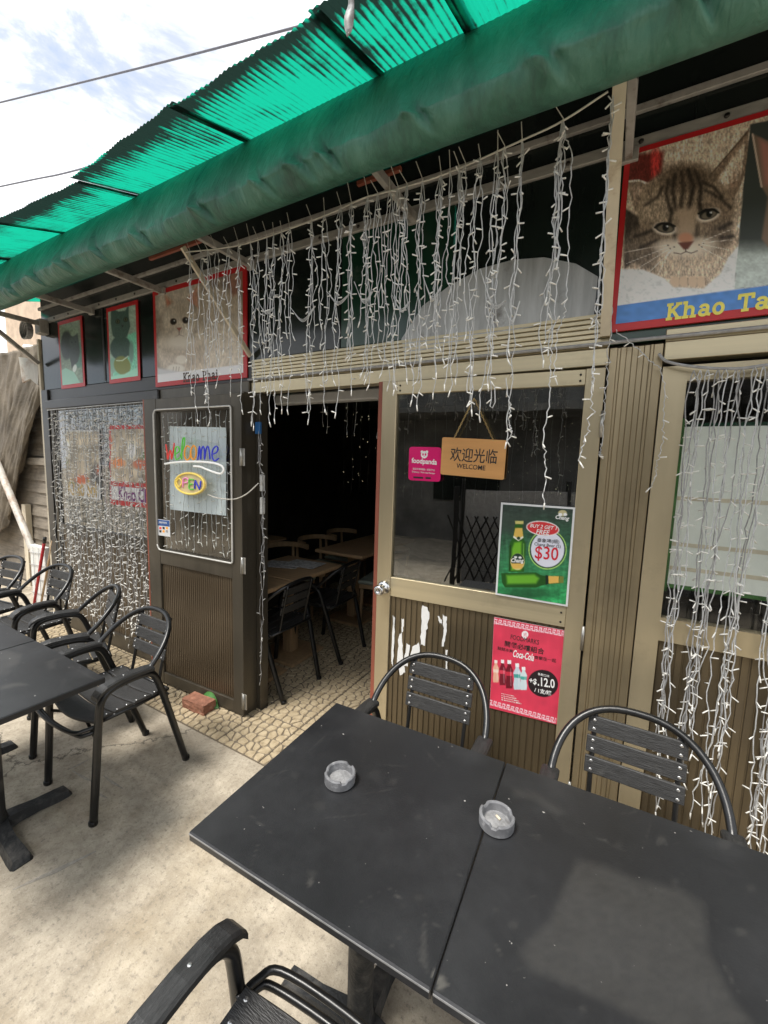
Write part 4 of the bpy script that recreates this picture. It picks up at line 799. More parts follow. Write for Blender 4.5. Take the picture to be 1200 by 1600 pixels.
# ------------------------------------------------------------------ cat posters on the fascia
def framed(name, label, x0, x1, z0, z1, Y=FY-.004, m='red_border', cat='poster', group=None, th=.004, M=None):
    """a thin board; local x right, z up, origin at its lower left corner, face at local y=0"""
    M = M or Matrix.Translation((x0, Y-th, z0))
    o = MB().box((0, 0, 0), (x1-x0, th, z1-z0)).build(name, m); o.matrix_basis = M; tag(o, label, cat, group); return o
def tabby(p):
    X, Y = p.X, p.Y; p.c[:] = (188, 168, 148); p.fur(60, 60, .10, 1); p.put(p.poly([(320, 430), (745, 310), (745, 900), (500, 700)]), (196, 178, 158), 60)
    p.put(p.poly([(150, 440), (330, 420), (315, 560), (140, 600)]), (96, 42, 36), 20); p.put(p.ell(290, 490, 22, 90), (188, 60, 56), 24)
    p.put(p.poly([(140, 690), (215, 740), (240, 900), (140, 990)]), (62, 54, 48), 14)
    p.put(p.ell(300, 890, 160, 110), (104, 92, 80), 40); p.put(p.ell(490, 960, 200, 130), (178, 160, 140), 40)
    # ears: rim, inside, hair tufts
    p.put(p.poly([(150, 562), (210, 558), (325, 600), (352, 700), (250, 770), (190, 700)]), (132, 116, 100), 8); p.put(p.poly([(178, 590), (280, 606), (300, 650), (240, 720), (196, 670)]), (174, 150, 132), 26); p.put(p.poly([(200, 640), (250, 640), (235, 715), (205, 690)]), (96, 78, 68), 22)
    p.put(p.line([(150, 566), (210, 560), (322, 600)])-5, (206, 192, 176), 5)
    p.put(p.poly([(520, 590), (742, 312), (735, 500), (695, 600), (620, 720)]), (120, 102, 86), 7); p.put(p.poly([(590, 560), (718, 372), (706, 510), (650, 620)]), (188, 168, 146), 24); p.put(p.poly([(640, 560), (690, 470), (690, 560), (650, 630)]), (122, 100, 84), 26)
    for i in range(16): p.put(p.line([(575+i*8, 600-i*3), (612+i*7, 520-i*9)])-1.6, (216, 202, 184), 4, .7)
    for i in range(9): p.put(p.line([(215+i*10, 700-i*3), (200+i*9, 620+i*2)])-1.4, (210, 196, 178), 4, .6)
    p.put(p.line([(520, 575), (742, 314)])-4, (74, 60, 48), 5); p.put(p.line([(742, 314), (735, 500), (698, 600)])-4, (206, 190, 170), 4)
    # head
    p.put(p.ell(430, 705, 228, 205, .12), (134, 118, 100), 16); p.put(p.ell(445, 545, 130, 70), (92, 78, 64), 50)
    p.put(p.ell(300, 700, 90, 70), (152, 136, 118), 50); p.put(p.ell(600, 700, 80, 100), (118, 102, 86), 60); p.put(p.ell(590, 830, 80, 70), (108, 94, 80), 50); p.put(p.ell(260, 830, 70, 60), (112, 98, 84), 50)
    for q, w_ in [([(383, 535), (372, 610), (388, 700)], 9), ([(415, 520), (424, 600), (412, 690)], 7), ([(448, 512), (472, 590), (452, 690)], 10), ([(482, 520), (508, 590), (500, 690)], 9), ([(352, 560), (340, 625), (362, 700)], 8), ([(325, 590), (300, 640), (240, 680)], 6), ([(535, 610), (600, 645), (650, 690)], 7), ([(520, 570), (575, 595), (610, 640)], 7), ([(598, 792), (655, 765)], 8), ([(275, 802), (190, 830)], 7), ([(606, 835), (662, 828)], 7), ([(290, 850), (215, 885)], 6), ([(370, 700), (358, 765)], 8), ([(507, 680), (514, 735)], 9), ([(380, 800), (385, 850)], 9), ([(490, 780), (480, 850)], 9)]:
        p.put(p.line(q)-w_, (34, 28, 24), 16, .8)
    p.fur(4, 13, .8, 5); p.fur(12, 36, .3, 9)
    p.put(p.poly([(392, 700), (482, 690), (476, 840), (398, 846)]), (164, 144, 124), 40, .9); p.put(p.ell(430, 885, 110, 42), (206, 194, 180), 40); p.put(p.ell(350, 880, 60, 30), (202, 190, 176), 30, .8); p.put(p.ell(520, 865, 60, 30), (198, 186, 170), 30, .8)
    for cx, cy, a in ((335, 790, .12), (545, 724, -.32)):
        p.put(p.ell(cx, cy+2, 58, 31, a), (214, 202, 188), 10, .85); p.put(p.ell(cx, cy-3, 47, 25, a), (22, 19, 18), 5); p.put(p.ell(cx+2, cy+1, 38, 18, a), (104, 96, 82), 6); p.put(p.ell(cx+3, cy-4, 15, 18), (14, 13, 13), 5); p.put(p.ell(cx+12, cy-9, 5, 4), (236, 236, 236), 3); p.put(p.line([(cx-48, cy-4), (cx-15, cy-24), (cx+20, cy-24), (cx+48, cy-10)])-5, (20, 17, 16), 5)
    p.put(p.ell(435, 838, 36, 26), (176, 128, 104), 14); p.put(p.poly([(398, 860), (474, 852), (446, 890), (426, 892)]), (98, 58, 48), 8); p.put(p.line([(436, 890), (436, 902)])-2.5, (56, 42, 36), 4)
    p.put(p.line([(436, 902), (412, 914), (378, 908)])-2, (84, 68, 58), 4); p.put(p.line([(436, 902), (462, 910), (492, 898)])-2, (84, 68, 58), 4)
    for x, y in ((360, 888), (380, 880), (350, 872), (500, 870), (520, 862), (512, 880)): p.put(p.ell(x, y, 3.5, 3), (70, 58, 50), 3)
    for s in [((350, 880), (150, 960)), ((355, 890), (180, 1000)), ((370, 895), (250, 1010)), ((515, 868), (645, 895)), ((515, 860), (660, 845)), ((505, 880), (620, 940)), ((345, 870), (140, 905)), ((520, 850), (655, 795)), ((360, 895), (300, 1020))]: p.put(p.line(s)-1.1, (232, 224, 214), 3, .85)
    for i in range(40):
        x = 330+i*7; p.put(p.line([(x, 930+20*math.sin(i)), (x+8*math.sin(i*2), 985+15*math.cos(i*3))])-1.5, (206, 192, 174) if i % 2 else (128, 110, 94), 4, .55)
    bl = p.poly([(100, 985), (230, 988), (330, 1030), (380, 1072), (520, 1080), (600, 1010), (640, 930), (700, 860), (720, 1110), (100, 1210)]); p.put(bl, (204, 206, 206), 10)
    k = (bl < 0); n_ = vnoise(X/9, Y/7, 21)*.5+vnoise(X/22, Y/16, 22)*.5; p.c = np.where(k[..., None], p.c*(.84+.30*n_)[..., None], p.c)
    for x in (385, 425, 470, 510): p.put(p.ell(x, 1046, 24, 26), (186, 164, 140), 10); p.put(p.line([(x+20, 1030), (x+22, 1062)])-2, (110, 90, 76), 5)
    rt = p.poly([(746, 290), (1300, 180), (1300, 1010), (670, 1080), (712, 600)]); p.put(rt, (56, 60, 57), 4)
    k2 = np.clip((Y-840)/90, 0, 1)*(rt < 0); p.c = p.c*(1-k2[..., None])+(np.array((168, 178, 174))*(.86+.28*n_)[..., None])*k2[..., None]
    p.put(p.poly([(755, 335), (900, 400), (1000, 500), (1000, 880), (870, 930), (800, 840), (830, 640), (800, 590)]), (112, 94, 80), 12, tex=(rt < 0)); p.put(p.poly([(790, 360), (900, 420), (860, 600), (815, 580)]), (150, 104, 92), 26, tex=(rt < 0))
    p.put(p.line([(757, 338), (800, 590)])-4, (190, 172, 156), 5, tex=(rt < 0))
    bx = p.poly([(80, 1166), (1300, 1000), (1300, 1210), (80, 1275)]); p.put(bx, (68, 116, 178), 3); k = bx < 0; p.c = np.where(k[..., None], p.c*(.94+.12*vnoise(X/30, Y/20, 31))[..., None], p.c)
KM = Matrix.Translation((-.062, FY-.016, 2.118))
kp = framed('cat_poster', 'large red framed tabby kitten poster with blue name band above the pillar', -.062, 1.05, 2.118, 2.734, M=KM, th=.012, group='cat portraits along the fascia')
KQ = [(.018, .598), (1.09, .598), (1.09, .026), (.018, .026)]
picture(kp, KQ, (930, 100), 3.078, 360, 200, tabby, y=-.0012, gain=1.55)
slab(kp, 'Khao Tan', (1041, 500), (1229, 478), 'ink_yellow', .19, asp=1.05)
def whitecat(p):
    X, Y = p.X, p.Y; p.c[:] = (150, 138, 126); p.put(p.poly([(700, 200), (900, 160), (900, 260), (700, 330)]), (196, 186, 172), 30); p.fur(20, 12, .18, 3)
    p.put(p.ell(985, 330, 120, 130), (196, 184, 168), 24); p.put(p.poly([(1010, 150), (1090, 120), (1100, 190), (1040, 240)]), (160, 120, 104), 14)
    p.put(p.ell(900, 500, 200, 110), (208, 196, 178), 26); p.put(p.ell(790, 470, 90, 110), (206, 194, 178), 20)
    p.put(p.ell(1040, 480, 120, 120), (214, 202, 184), 26)
    p.put(p.poly([(733, 222), (778, 262), (790, 310), (745, 315)]), (186, 158, 136), 6); p.put(p.poly([(742, 245), (766, 270), (760, 300), (748, 300)]), (196, 128, 104), 8); p.put(p.poly([(835, 250), (880, 190), (885, 290)]), (200, 150, 128), 8)
    p.put(p.ell(802, 352, 84, 90), (170, 158, 144), 20); p.put(p.ell(802, 348, 76, 84), (208, 198, 184), 14); p.put(p.ell(802, 300, 50, 30), (180, 168, 152), 30, .7); p.put(p.ell(760, 440, 40, 60), (176, 162, 144), 40, .7); p.put(p.ell(860, 500, 60, 70), (182, 166, 146), 50, .7); p.fur(4, 11, .30, 7); p.fur(14, 26, .14, 12)
    for q in [[(790, 275), (795, 310)], [(805, 272), (806, 308)], [(820, 275), (816, 310)]]: p.put(p.line(q)-2, (170, 156, 140), 6)
    for cx, cy in ((774, 350), (828, 344)): p.put(p.ell(cx, cy, 15, 15), (86, 68, 54), 4); p.put(p.ell(cx, cy, 11, 12), (26, 22, 20), 4); p.put(p.ell(cx+4, cy-4, 3, 3), (220, 220, 220), 2)
    p.put(p.poly([(788, 378), (812, 376), (800, 394)]), (150, 88, 74), 4); p.put(p.line([(800, 394), (800, 408), (782, 418)])-1.5, (96, 76, 66), 3); p.put(p.line([(800, 408), (820, 416)])-1.5, (96, 76, 66), 3)
    p.put(p.ell(800, 440, 70, 30), (222, 214, 200), 30); p.put(p.ell(785, 560, 40, 20), (230, 224, 212), 8); p.put(p.ell(810, 520, 26, 20), (228, 220, 206), 8)
    for x in (775, 788, 800): p.put(p.line([(x, 552), (x-3, 572)])-1, (150, 136, 122), 3)
    p.put(p.poly([(700, 555), (860, 585), (1120, 540), (1120, 600), (700, 620)]), (206, 206, 208), 14)
    p.put(p.poly([(690, 588), (1130, 535), (1130, 640), (690, 660)]), (234, 234, 236), 3)
WM_ = Matrix.Translation((-2.873, FY-.012, 2.095)); ww, wh = .905, .637
wp = framed('cat_poster', 'red framed poster of a white cat above the folded door leaf', 0, ww, 0, wh, M=WM_, th=.008, group='cat portraits along the fascia')
picture(wp, [(.028, wh-.03), (ww-.03, wh-.03), (ww-.03, .03), (.028, .03)], (0, 380), 2.857, 170, 130, whitecat, y=-.0012, gain=1.05)
slab(wp, 'Khao Phai', (287, 597), (341, 592), 'ink_brown', .17, asp=1.15)
def cat_a(p):
    p.c[:] = (120, 140, 122); p.fur(30, 20, .3, 2); p.put(p.poly([(240, 470), (400, 560), (400, 760), (240, 760)]), (84, 130, 112), 30); p.put(p.ell(160, 530, 60, 150), (46, 58, 54), 14); p.put(p.poly([(180, 470), (200, 430), (230, 440), (275, 405), (285, 480), (300, 600), (280, 700), (215, 770), (190, 640)]), (52, 64, 60), 10)
    p.put(p.ell(235, 500, 48, 60), (58, 72, 68), 12); p.put(p.ell(215, 500, 8, 7), (20, 24, 22), 4); p.put(p.ell(255, 495, 8, 7), (20, 24, 22), 4); p.fur(6, 14, .3, 5)
    p.put(p.ell(245, 770, 20, 42, .2), (200, 210, 206), 6); p.put(p.poly([(90, 800), (150, 765), (240, 810), (300, 920), (320, 960), (90, 970)]), (140, 186, 168), 8)
def cat_b(p):
    p.c[:] = (150, 172, 158); p.fur(40, 30, .2, 2); p.put(p.poly([(800, 420), (900, 380), (900, 880), (650, 900), (640, 800)]), (120, 196, 168), 20)
    p.put(p.ell(725, 560, 110, 130), (56, 82, 74), 14); p.put(p.poly([(622, 150), (665, 160), (700, 180), (770, 170), (806, 110), (808, 230), (825, 330), (790, 440), (700, 480), (640, 430), (620, 300)]), (62, 88, 80), 10)
    p.fur(6, 14, .3, 5)
    for cx, cy in ((692, 282), (776, 262)): p.put(p.ell(cx, cy, 24, 26), (24, 30, 26), 6); p.put(p.ell(cx, cy, 16, 18), (92, 104, 60), 6); p.put(p.ell(cx, cy, 8, 14), (12, 14, 12), 4)
    p.put(p.poly([(728, 322), (756, 318), (744, 346)]), (32, 40, 38), 6); p.put(p.ell(640, 740, 40, 80), (128, 170, 154), 12); p.put(p.ell(835, 600, 24, 110), (104, 140, 128), 12)
    p.put(p.ell(740, 740, 85, 100, -.4), (118, 126, 52), 14); p.put(p.line([(680, 690), (740, 690), (800, 645)])-5, (196, 214, 190), 6); p.put(p.poly([(600, 860), (700, 840), (760, 830), (900, 760), (900, 900), (600, 900)]), (150, 206, 184), 12)
for nm, fn, px, lb in (('a', cat_a, [(93, 503), (129, 492), (131, 604), (93, 608)], 'small narrow red framed cat poster beside the building corner'), ('b', cat_b, [(168, 482), (217, 467), (217, 594), (169, 600)], 'narrow red framed poster of a grey cat in a green vest')):
    Mz = Matrix.Translation((0, FY-.010, 0)); q = pxquad(Mz, px); x0_ = (q[0][0]+q[3][0])/2; x1_ = (q[1][0]+q[2][0])/2; z1_ = (q[0][1]+q[1][1])/2; z0_ = (q[2][1]+q[3][1])/2
    o = framed('cat_poster', lb, x0_, x1_, z0_, z1_, Y=FY-.005, th=.005, group='cat portraits along the fascia'); W2, H2 = x1_-x0_, z1_-z0_
    picture(o, [(.025, H2-.03), (W2-.025, H2-.03), (W2-.025, .03), (.025, .03)], (80, 460), 6.667, 60, 90, fn, y=-.0012, gain=1.35)
# arched grey sheet on the transom
AM = Matrix.Translation((0, FY-.0085, 0)); ap = [uv(AM, *p) for p in [(632, 556), (627, 530), (660, 478), (700, 448), (750, 420), (800, 406), (850, 402), (900, 412), (934, 432), (928, 492), (780, 520)]]
ar = MB().prism(ap, 0, .005).build('arched_sheet', 'grey_weathered'); ar.matrix_basis = AM; tag(ar, 'weathered grey arched metal sheet with rust stains on the dark transom over the door', 'metal sheet')

# ------------------------------------------------------------------ door signs and posters
def dplane(dy): return DM @ Matrix.Translation((0, dy, 0))
def board_px(name, M, px, th, m, label, cat, rad=0, group=None):
    q = pxquad(M, px); o = MB()
    if rad:
        pts = []; tl, tr, br_, bl_ = [Vector(a) for a in q]
        for c, pv, nx_ in ((bl_, tl, br_), (br_, bl_, tr), (tr, br_, tl), (tl, tr, bl_)):
            d0 = (pv-c).normalized()*rad; d1 = (nx_-c).normalized()*rad
            pts += [c+d0*(1-t)**2+d1*t**2 for t in (0, .2, .4, .6, .8, 1)]
        o.prism([tuple(a) for a in pts], 0, th)
    else: o.prism([q[3], q[2], q[1], q[0]], 0, th)
    o = o.build(name, m); o.matrix_basis = M; return tag(o, label, cat, group), q
def shrink(q, e):
    c = np.mean(np.array(q), 0); return [tuple(np.array(a)-np.sign(np.array(a)-c)*e) for a in q]
def beer(p):
    X, Y = p.X, p.Y; t = np.clip((Y-300)/1100, 0, 1)[..., None]; p.c = np.array((52, 66, 58))*(1-t)+np.array((52, 158, 92))*t; p.fur(60, 25, .5, 4); p.fur(25, 120, .25, 8)
    for i in range(14): p.put(p.line([(150+i*80, 1250+40*math.sin(i)), (60+i*95, 700+50*math.cos(i*2))])-6, (120, 205, 150), 40, .25)
    p.put(p.poly([(170, 340), (560, 330), (560, 520), (320, 600), (160, 560)]), (58, 70, 62), 80, .7)
    p.put(p.ell(500, 1340, 330, 70), (30, 74, 44), 60, .7)
    b1 = [(372, 430), (455, 430), (452, 520), (470, 660), (492, 720), (492, 820), (470, 1068), (278, 1068), (284, 760), (300, 690), (338, 640), (350, 520)]
    p.put(p.poly(b1), (38, 92, 26), 8); p.put(p.poly([(350, 700), (440, 690), (430, 1050), (310, 1050), (320, 780)]), (122, 190, 48), 30, .9); p.put(p.line([(465, 720), (462, 1000)])-6, (160, 220, 110), 14, .7); p.put(p.line([(300, 740), (292, 1040)])-7, (20, 50, 22), 12, .8)
    p.put(p.poly([(362, 520), (448, 520), (462, 640), (400, 680), (336, 636)]), (222, 186, 92), 6); p.put(p.poly([(336, 640), (400, 682), (462, 642), (460, 620), (400, 655), (340, 618)]), (236, 236, 220), 5); p.put(p.ell(402, 648, 22, 20), (30, 60, 42), 5)
    p.put(p.poly([(358, 432), (465, 432), (460, 470), (362, 470)]), (208, 196, 120), 6); p.put(p.ell(390, 940, 88, 104), (222, 214, 150), 5); p.put(p.ell(390, 930, 80, 92), (26, 58, 40), 6); p.put(p.poly([(305, 962), (472, 962), (440, 1030), (330, 1030)]), (226, 184, 92), 8); p.put(p.ell(365, 885, 20, 14), (240, 240, 240), 4); p.put(p.ell(420, 890, 20, 14), (240, 240, 240), 4)
    b2 = [(185, 1085), (620, 1075), (680, 1110), (740, 1120), (900, 1120), (962, 1130), (962, 1200), (900, 1212), (750, 1225), (690, 1240), (620, 1265), (230, 1262), (195, 1200)]
    p.put(p.poly(b2), (34, 84, 28), 8); p.put(p.poly([(250, 1110), (600, 1100), (660, 1150), (620, 1215), (260, 1220)]), (116, 186, 52), 36, .9); p.put(p.poly([(775, 1120), (905, 1122), (905, 1205), (780, 1215)]), (226, 182, 92), 6); p.put(p.poly([(740, 1108), (772, 1112), (772, 1222), (738, 1232)]), (24, 40, 30), 5); p.put(p.poly([(910, 1122), (965, 1124), (965, 1205), (910, 1210)]), (120, 128, 60), 6)
    p.put(p.ell(765, 790, 238, 248), (180, 226, 120), 5); p.put(p.ell(765, 790, 226, 236), (30, 62, 44), 5); p.put(p.ell(765, 788, 208, 222), (226, 228, 240), 6)
    p.put(p.ell(705, 525, 208, 92, .12), (246, 246, 244), 5); p.put(p.ell(705, 525, 196, 80, .12), (214, 56, 60), 5)
    p.put(p.ell(952, 335, 56, 40), (196, 186, 140), 6); p.put(p.ell(925, 352, 26, 20), (240, 240, 240), 4); p.put(p.ell(985, 352, 24, 20), (240, 240, 240), 4)
BM = dplane(-.0245); bp_, q = board_px('beer_poster', BM, [(783, 785), (899, 793), (887, 948), (774, 929)], .004, 'poster_white', 'green beer offer poster with white border on the ajar glass door', 'poster')
picture(bp_, shrink(q, .008), (760, 760), 8, 120, 160, beer, y=-.001)
def L8(o, s, a, b, m, **k): return letter(o, s, (760+a[0]/8, 760+a[1]/8), (760+b[0]/8, 760+b[1]/8), m, y=-.0018, **k)
L8(bp_, 'Chang', (862, 402), (1034, 424), 'ink_white', bold=.03, shear=.2, asp=1.1)
L8(bp_, 'Chang', (312, 945), (468, 950), 'ink_white', bold=.03, shear=.2, asp=1.2)
L8(bp_, 'BUY 2 GET 1', (545, 508), (880, 545), 'ink_white', bold=.015, shear=.2, asp=1.1); L8(bp_, 'FREE', (620, 590), (790, 608), 'ink_white', bold=.015, shear=.2, asp=1.1)
L8(bp_, '泰象啤(細)', (635, 690), (910, 712), 'ink_black', asp=1.0); L8(bp_, 'Chang Beer (S)', (600, 735), (928, 770), 'ink_black', asp=1.1); L8(bp_, '$30', (605, 895), (895, 925), 'ink_red', bold=.008, asp=1.25)
def coke(p):
    X, Y = p.X, p.Y; p.c[:] = (216, 62, 88); p.fur(200, 160, .14, 3); p.fur(50, 300, .05, 6)
    for (xa, ya), (xb, yb) in (((175, 165), (1050, 325)), ((110, 1175), (950, 1410))):
        L_ = math.hypot(xb-xa, yb-ya); dx, dy = (xb-xa)/L_, (yb-ya)/L_; u = (X-xa)*dx+(Y-ya)*dy; v = -(X-xa)*dy+(Y-ya)*dx
        m_ = np.abs(v) < 32; ph = (u % 57)/57; key = ((np.abs(v+24) < 7) & (ph < .62)) | ((np.abs(v-24) < 7) & (ph > .45)) | (np.abs(ph-.60) < .075) | (np.abs(ph-.06) < .06) | ((np.abs(v-4) < 6) & (ph > .22) & (ph < .6)) | ((np.abs(ph-.26) < .06) & (v > 0))
        p.put(np.where(m_ & key & (u > 0) & (u < L_), -5., 5.), (250, 205, 215), 8)
    p.put(p.ell(562, 330, 42, 44), (250, 246, 246), 4); p.put(p.poly([(530, 355), (594, 355), (562, 398)]), (250, 246, 246), 4)
    for x in (548, 562, 576): p.put(p.line([(x, 310), (x+3, 360)])-2.5, (214, 60, 86), 3)
    for cx, y0_, y1_, wd, c, c2, cap in ((198, 655, 930, 38, (232, 176, 150), (244, 214, 196), (240, 226, 220)), (282, 650, 965, 40, (120, 30, 44), (222, 70, 92), (250, 244, 244)), (366, 655, 1005, 46, (112, 26, 40), (206, 52, 74), (250, 244, 244)), (465, 695, 1020, 48, (196, 214, 222), (70, 160, 150), (250, 250, 250)), (545, 740, 1025, 44, (206, 222, 226), (80, 168, 158), (250, 250, 250))):
        h = y1_-y0_; p.put(p.poly([(cx-wd*.42, y0_), (cx+wd*.42, y0_), (cx+wd*.45, y0_+h*.18), (cx+wd, y0_+h*.35), (cx+wd*.8, y0_+h*.6), (cx+wd, y0_+h*.8), (cx+wd*.85, y1_), (cx-wd*.85, y1_), (cx-wd, y0_+h*.8), (cx-wd*.8, y0_+h*.6), (cx-wd, y0_+h*.35), (cx-wd*.45, y0_+h*.18)]), c, 6)
        p.put(p.poly([(cx-wd*.9, y0_+h*.40), (cx+wd*.9, y0_+h*.42), (cx+wd*.85, y0_+h*.56), (cx-wd*.85, y0_+h*.54)]), c2, 5); p.put(p.poly([(cx-wd*.5, y0_-4), (cx+wd*.5, y0_-2), (cx+wd*.5, y0_+h*.13), (cx-wd*.5, y0_+h*.12)]), cap, 4); p.put(p.line([(cx+wd*.4, y0_+h*.3), (cx+wd*.45, y0_+h*.9)])-4, (250, 240, 240), 10, .5)
    p.put(p.ell(788, 943, 190, 168, .35), (38, 28, 32), 5)
CM = dplane(-.010); cp_, q = board_px('drinks_poster', CM, [(772, 964), (882, 985), (870, 1132), (765, 1106)], .0015, 'poster_white', 'pink red soft drinks poster with meander borders on the lower door panel', 'poster')
picture(cp_, shrink(q, .0005), (750, 950), 8, 140, 170, coke, y=-.0006)
def L9(o, s, a, b, m, **k): return letter(o, s, (750+a[0]/8, 950+a[1]/8), (750+b[0]/8, 950+b[1]/8), m, y=-.0012, **k)
L9(cp_, 'FOODMARKS', (383, 385), (735, 458), 'ink_black', asp=1.5); L9(cp_, '開餐必嚐組合', (308, 468), (800, 575), 'ink_black', bold=.012); L9(cp_, '餸餸冰爽', (218, 515), (412, 558), 'ink_black'); L9(cp_, '齊聚在一起', (680, 632), (952, 678), 'ink_black')
L9(cp_, 'Coca-Cola', (412, 605), (672, 662), 'ink_white', bold=.02, shear=.3, asp=2.2); L9(cp_, '各款口味', (722, 832), (865, 866), 'ink_white'); L9(cp_, '+$', (612, 930), (705, 955), 'ink_white', bold=.02, asp=1.2); L9(cp_, '.12.0', (722, 965), (935, 1000), 'ink_white', bold=.02, asp=1.5); L9(cp_, '/ 1支/罐', (680, 1040), (890, 1092), 'ink_white', bold=.015, asp=1.1)
for i in range(4): L9(cp_, '嚐一嚐 FOODMARKS 優惠推介', (268, 1072+i*26), (430+30*i, 1106+i*32), 'ink_white', asp=1.0)
# wooden welcome sign hung from a chain
SM = dplane(-.030); sg, q = board_px('welcome_sign', SM, [(691, 683), (792, 688), (787, 750), (688, 741)], .008, 'wood_sign', 'wooden hanging welcome sign with Chinese characters on the ajar glass door', 'sign', rad=.010)
letter(sg, '欢迎光临', (703, 718), (776, 723), 'ink_black', bold=.006, asp=1.25, y=-.0008); letter(sg, 'WELCOME', (713, 731), (758, 735), 'ink_black', bold=.006, asp=1.1, y=-.0008)
nail = Vector(uv(SM, 741, 622)); ends = [Vector(uv(SM, 709, 686)), Vector(uv(SM, 771, 688))]
for e in ends:
    ch = MB(); n_ = 22
    for i in range(n_):
        a_ = nail.lerp(e, i/n_); b_ = nail.lerp(e, (i+1.25)/n_); d_ = (b_-a_); pz = Vector((-d_.y, d_.x)).normalized()*.0032; o_ = i % 2
        p0, p1 = Vector((a_.x, -.002, a_.y)), Vector((b_.x, -.002, b_.y)); off = Vector((pz.x, 0, pz.y)) if o_ else Vector((0, .0032, 0))
        ch.tube([p0, p0.lerp(p1, .3)+off, p0.lerp(p1, .7)+off, p1, p0.lerp(p1, .7)-off, p0.lerp(p1, .3)-off, p0], .0011, 4, cap=False)
    ch.build('chain', 'brass', sg, world=False)
# pink delivery sticker
PM = dplane(-.0225); ps, q = board_px('delivery_sticker', PM, [(639.5, 698), (689.5, 699), (688, 753), (638, 750)], .0015, 'pink_panel', 'pink rounded delivery partner sticker on the glass beside the wooden sign', 'sticker', rad=.016)
letter(ps, 'foodpanda', (643, 723), (682.5, 726), 'ink_white', bold=.022, asp=1.15, y=-.0008); letter(ps, '指定外賣速遞 / 自取平台', (645, 733.5), (679.5, 736), 'ink_white', y=-.0008); letter(ps, 'Delivery / Pick-Up Partner', (644, 738), (680, 741), 'ink_white', y=-.0008)
c0 = Vector(uv(PM, 663, 710.5)); pn = MB()
for dx_, dz_, r_ in ((0, 0, .0165), (-.012, .013, .0065), (.012, .013, .0065)): pn.prism([(c0.x+dx_+r_*math.cos(a*math.pi/10), c0.y+dz_+r_*math.sin(a*math.pi/10)) for a in range(20)], -.0009, -.0003)
pn.build('emblem', 'ink_white', ps, world=False); pe = MB()
for dx_, dz_, rx, rz in ((-.006, .001, .004, .0058), (.006, .001, .004, .0058), (0, -.008, .002, .0016)): pe.prism([(c0.x+dx_+rx*math.cos(a*math.pi/8), c0.y+dz_+rz*math.sin(a*math.pi/8)) for a in range(16)], -.0013, -.0010)
pe.build('emblem', 'pink_panel', ps, world=False)
for i, x in enumerate((646, 653, 665)):
    a_, b_ = uv(PM, x, 744.5+i*.4), uv(PM, x+8, 747.5+i*.5); MB().box((a_[0], -.001, a_[1]), (b_[0], -.0003, b_[1])).build('badge', 'ink_black', ps, world=False)
# ------------------------------------------------------------------ folded leaf: pale sheet, neon words, payment sticker
def lplane(dy): return LM @ Matrix.Translation((0, dy, 0))
pp, q = board_px('backing_sheet', lplane(.030), [(265, 666), (353, 668), (353, 806), (266, 796)], .002, 'pale_sheet', 'pale blue backing sheet behind the glass of the folded door leaf', 'poster')
NM = lplane(-.032)
def neon(parent, pts, m, r=.0045, sm=4):
    P = [uv(NM, 230+x/6.4, 610+y/6.4) for x, y in pts]; MB().tube(smooth_path([(a, -.004, b) for a, b in P], sm), r, 8).build('neon_tube', m, parent, world=False)
ns = MB().prism([uv(NM, 230+x/6.4, 610+y/6.4) for x, y in [(190, 725), (730, 720), (742, 640), (720, 535), (380, 460), (340, 480), (330, 540), (190, 530)]][::-1], .002, .005).build('neon_welcome_sign', 'glass_clear'); ns.matrix_basis = NM
tag(ns, 'multicoloured neon style Welcome lettering with white swoosh on the folded door leaf', 'neon sign')
neon(ns, [(192, 540), (205, 620), (212, 690), (228, 620), (236, 600), (244, 620), (250, 688), (268, 600), (276, 525)], 'neon_red')
neon(ns, [(282, 640), (325, 610), (318, 565), (290, 575), (284, 640), (298, 692), (335, 670)], 'neon_green'); neon(ns, [(335, 660), (372, 560), (380, 480), (362, 490), (352, 600), (352, 690)], 'neon_green')
neon(ns, [(430, 570), (405, 555), (382, 600), (382, 660), (402, 695), (432, 672), (440, 600)], 'neon_orange'); neon(ns, [(470, 550), (445, 590), (446, 660), (470, 692), (494, 650), (492, 580), (470, 550)], 'neon_orange')
neon(ns, [(512, 695), (528, 560), (540, 690), (548, 600), (566, 560), (578, 600), (580, 690), (592, 600), (610, 560), (624, 600), (634, 690)], 'neon_blue'); neon(ns, [(655, 640), (700, 620), (712, 575), (690, 560), (660, 600), (655, 660), (680, 705), (720, 680)], 'neon_blue')
neon(ns, [(182, 735), (300, 718), (500, 712), (660, 725), (750, 755), (770, 800), (740, 832), (680, 820), (600, 790), (540, 765), (470, 758)], 'neon_white', .0065)
no_ = MB().prism([uv(NM, 230+(430+160*math.cos(a*math.pi/16))/6.4, 610+(932+118*math.sin(a*math.pi/16)+ (150*math.cos(a*math.pi/16))*.06)/6.4) for a in range(32)], .001, .005).build('neon_open_sign', 'neon_yellow'); no_.matrix_basis = NM
no_.data.materials.clear(); no_.data.materials.append(mat('open_board', srgb(214, 196, 148), .5)); tag(no_, 'oval neon style OPEN sign with yellow rim on the folded door leaf', 'neon sign')
neon(no_, [(430+146*math.cos(a*math.pi/12), 932+104*math.sin(a*math.pi/12)+9*math.cos(a*math.pi/12)) for a in range(25)], 'neon_yellow', .0055, 2)
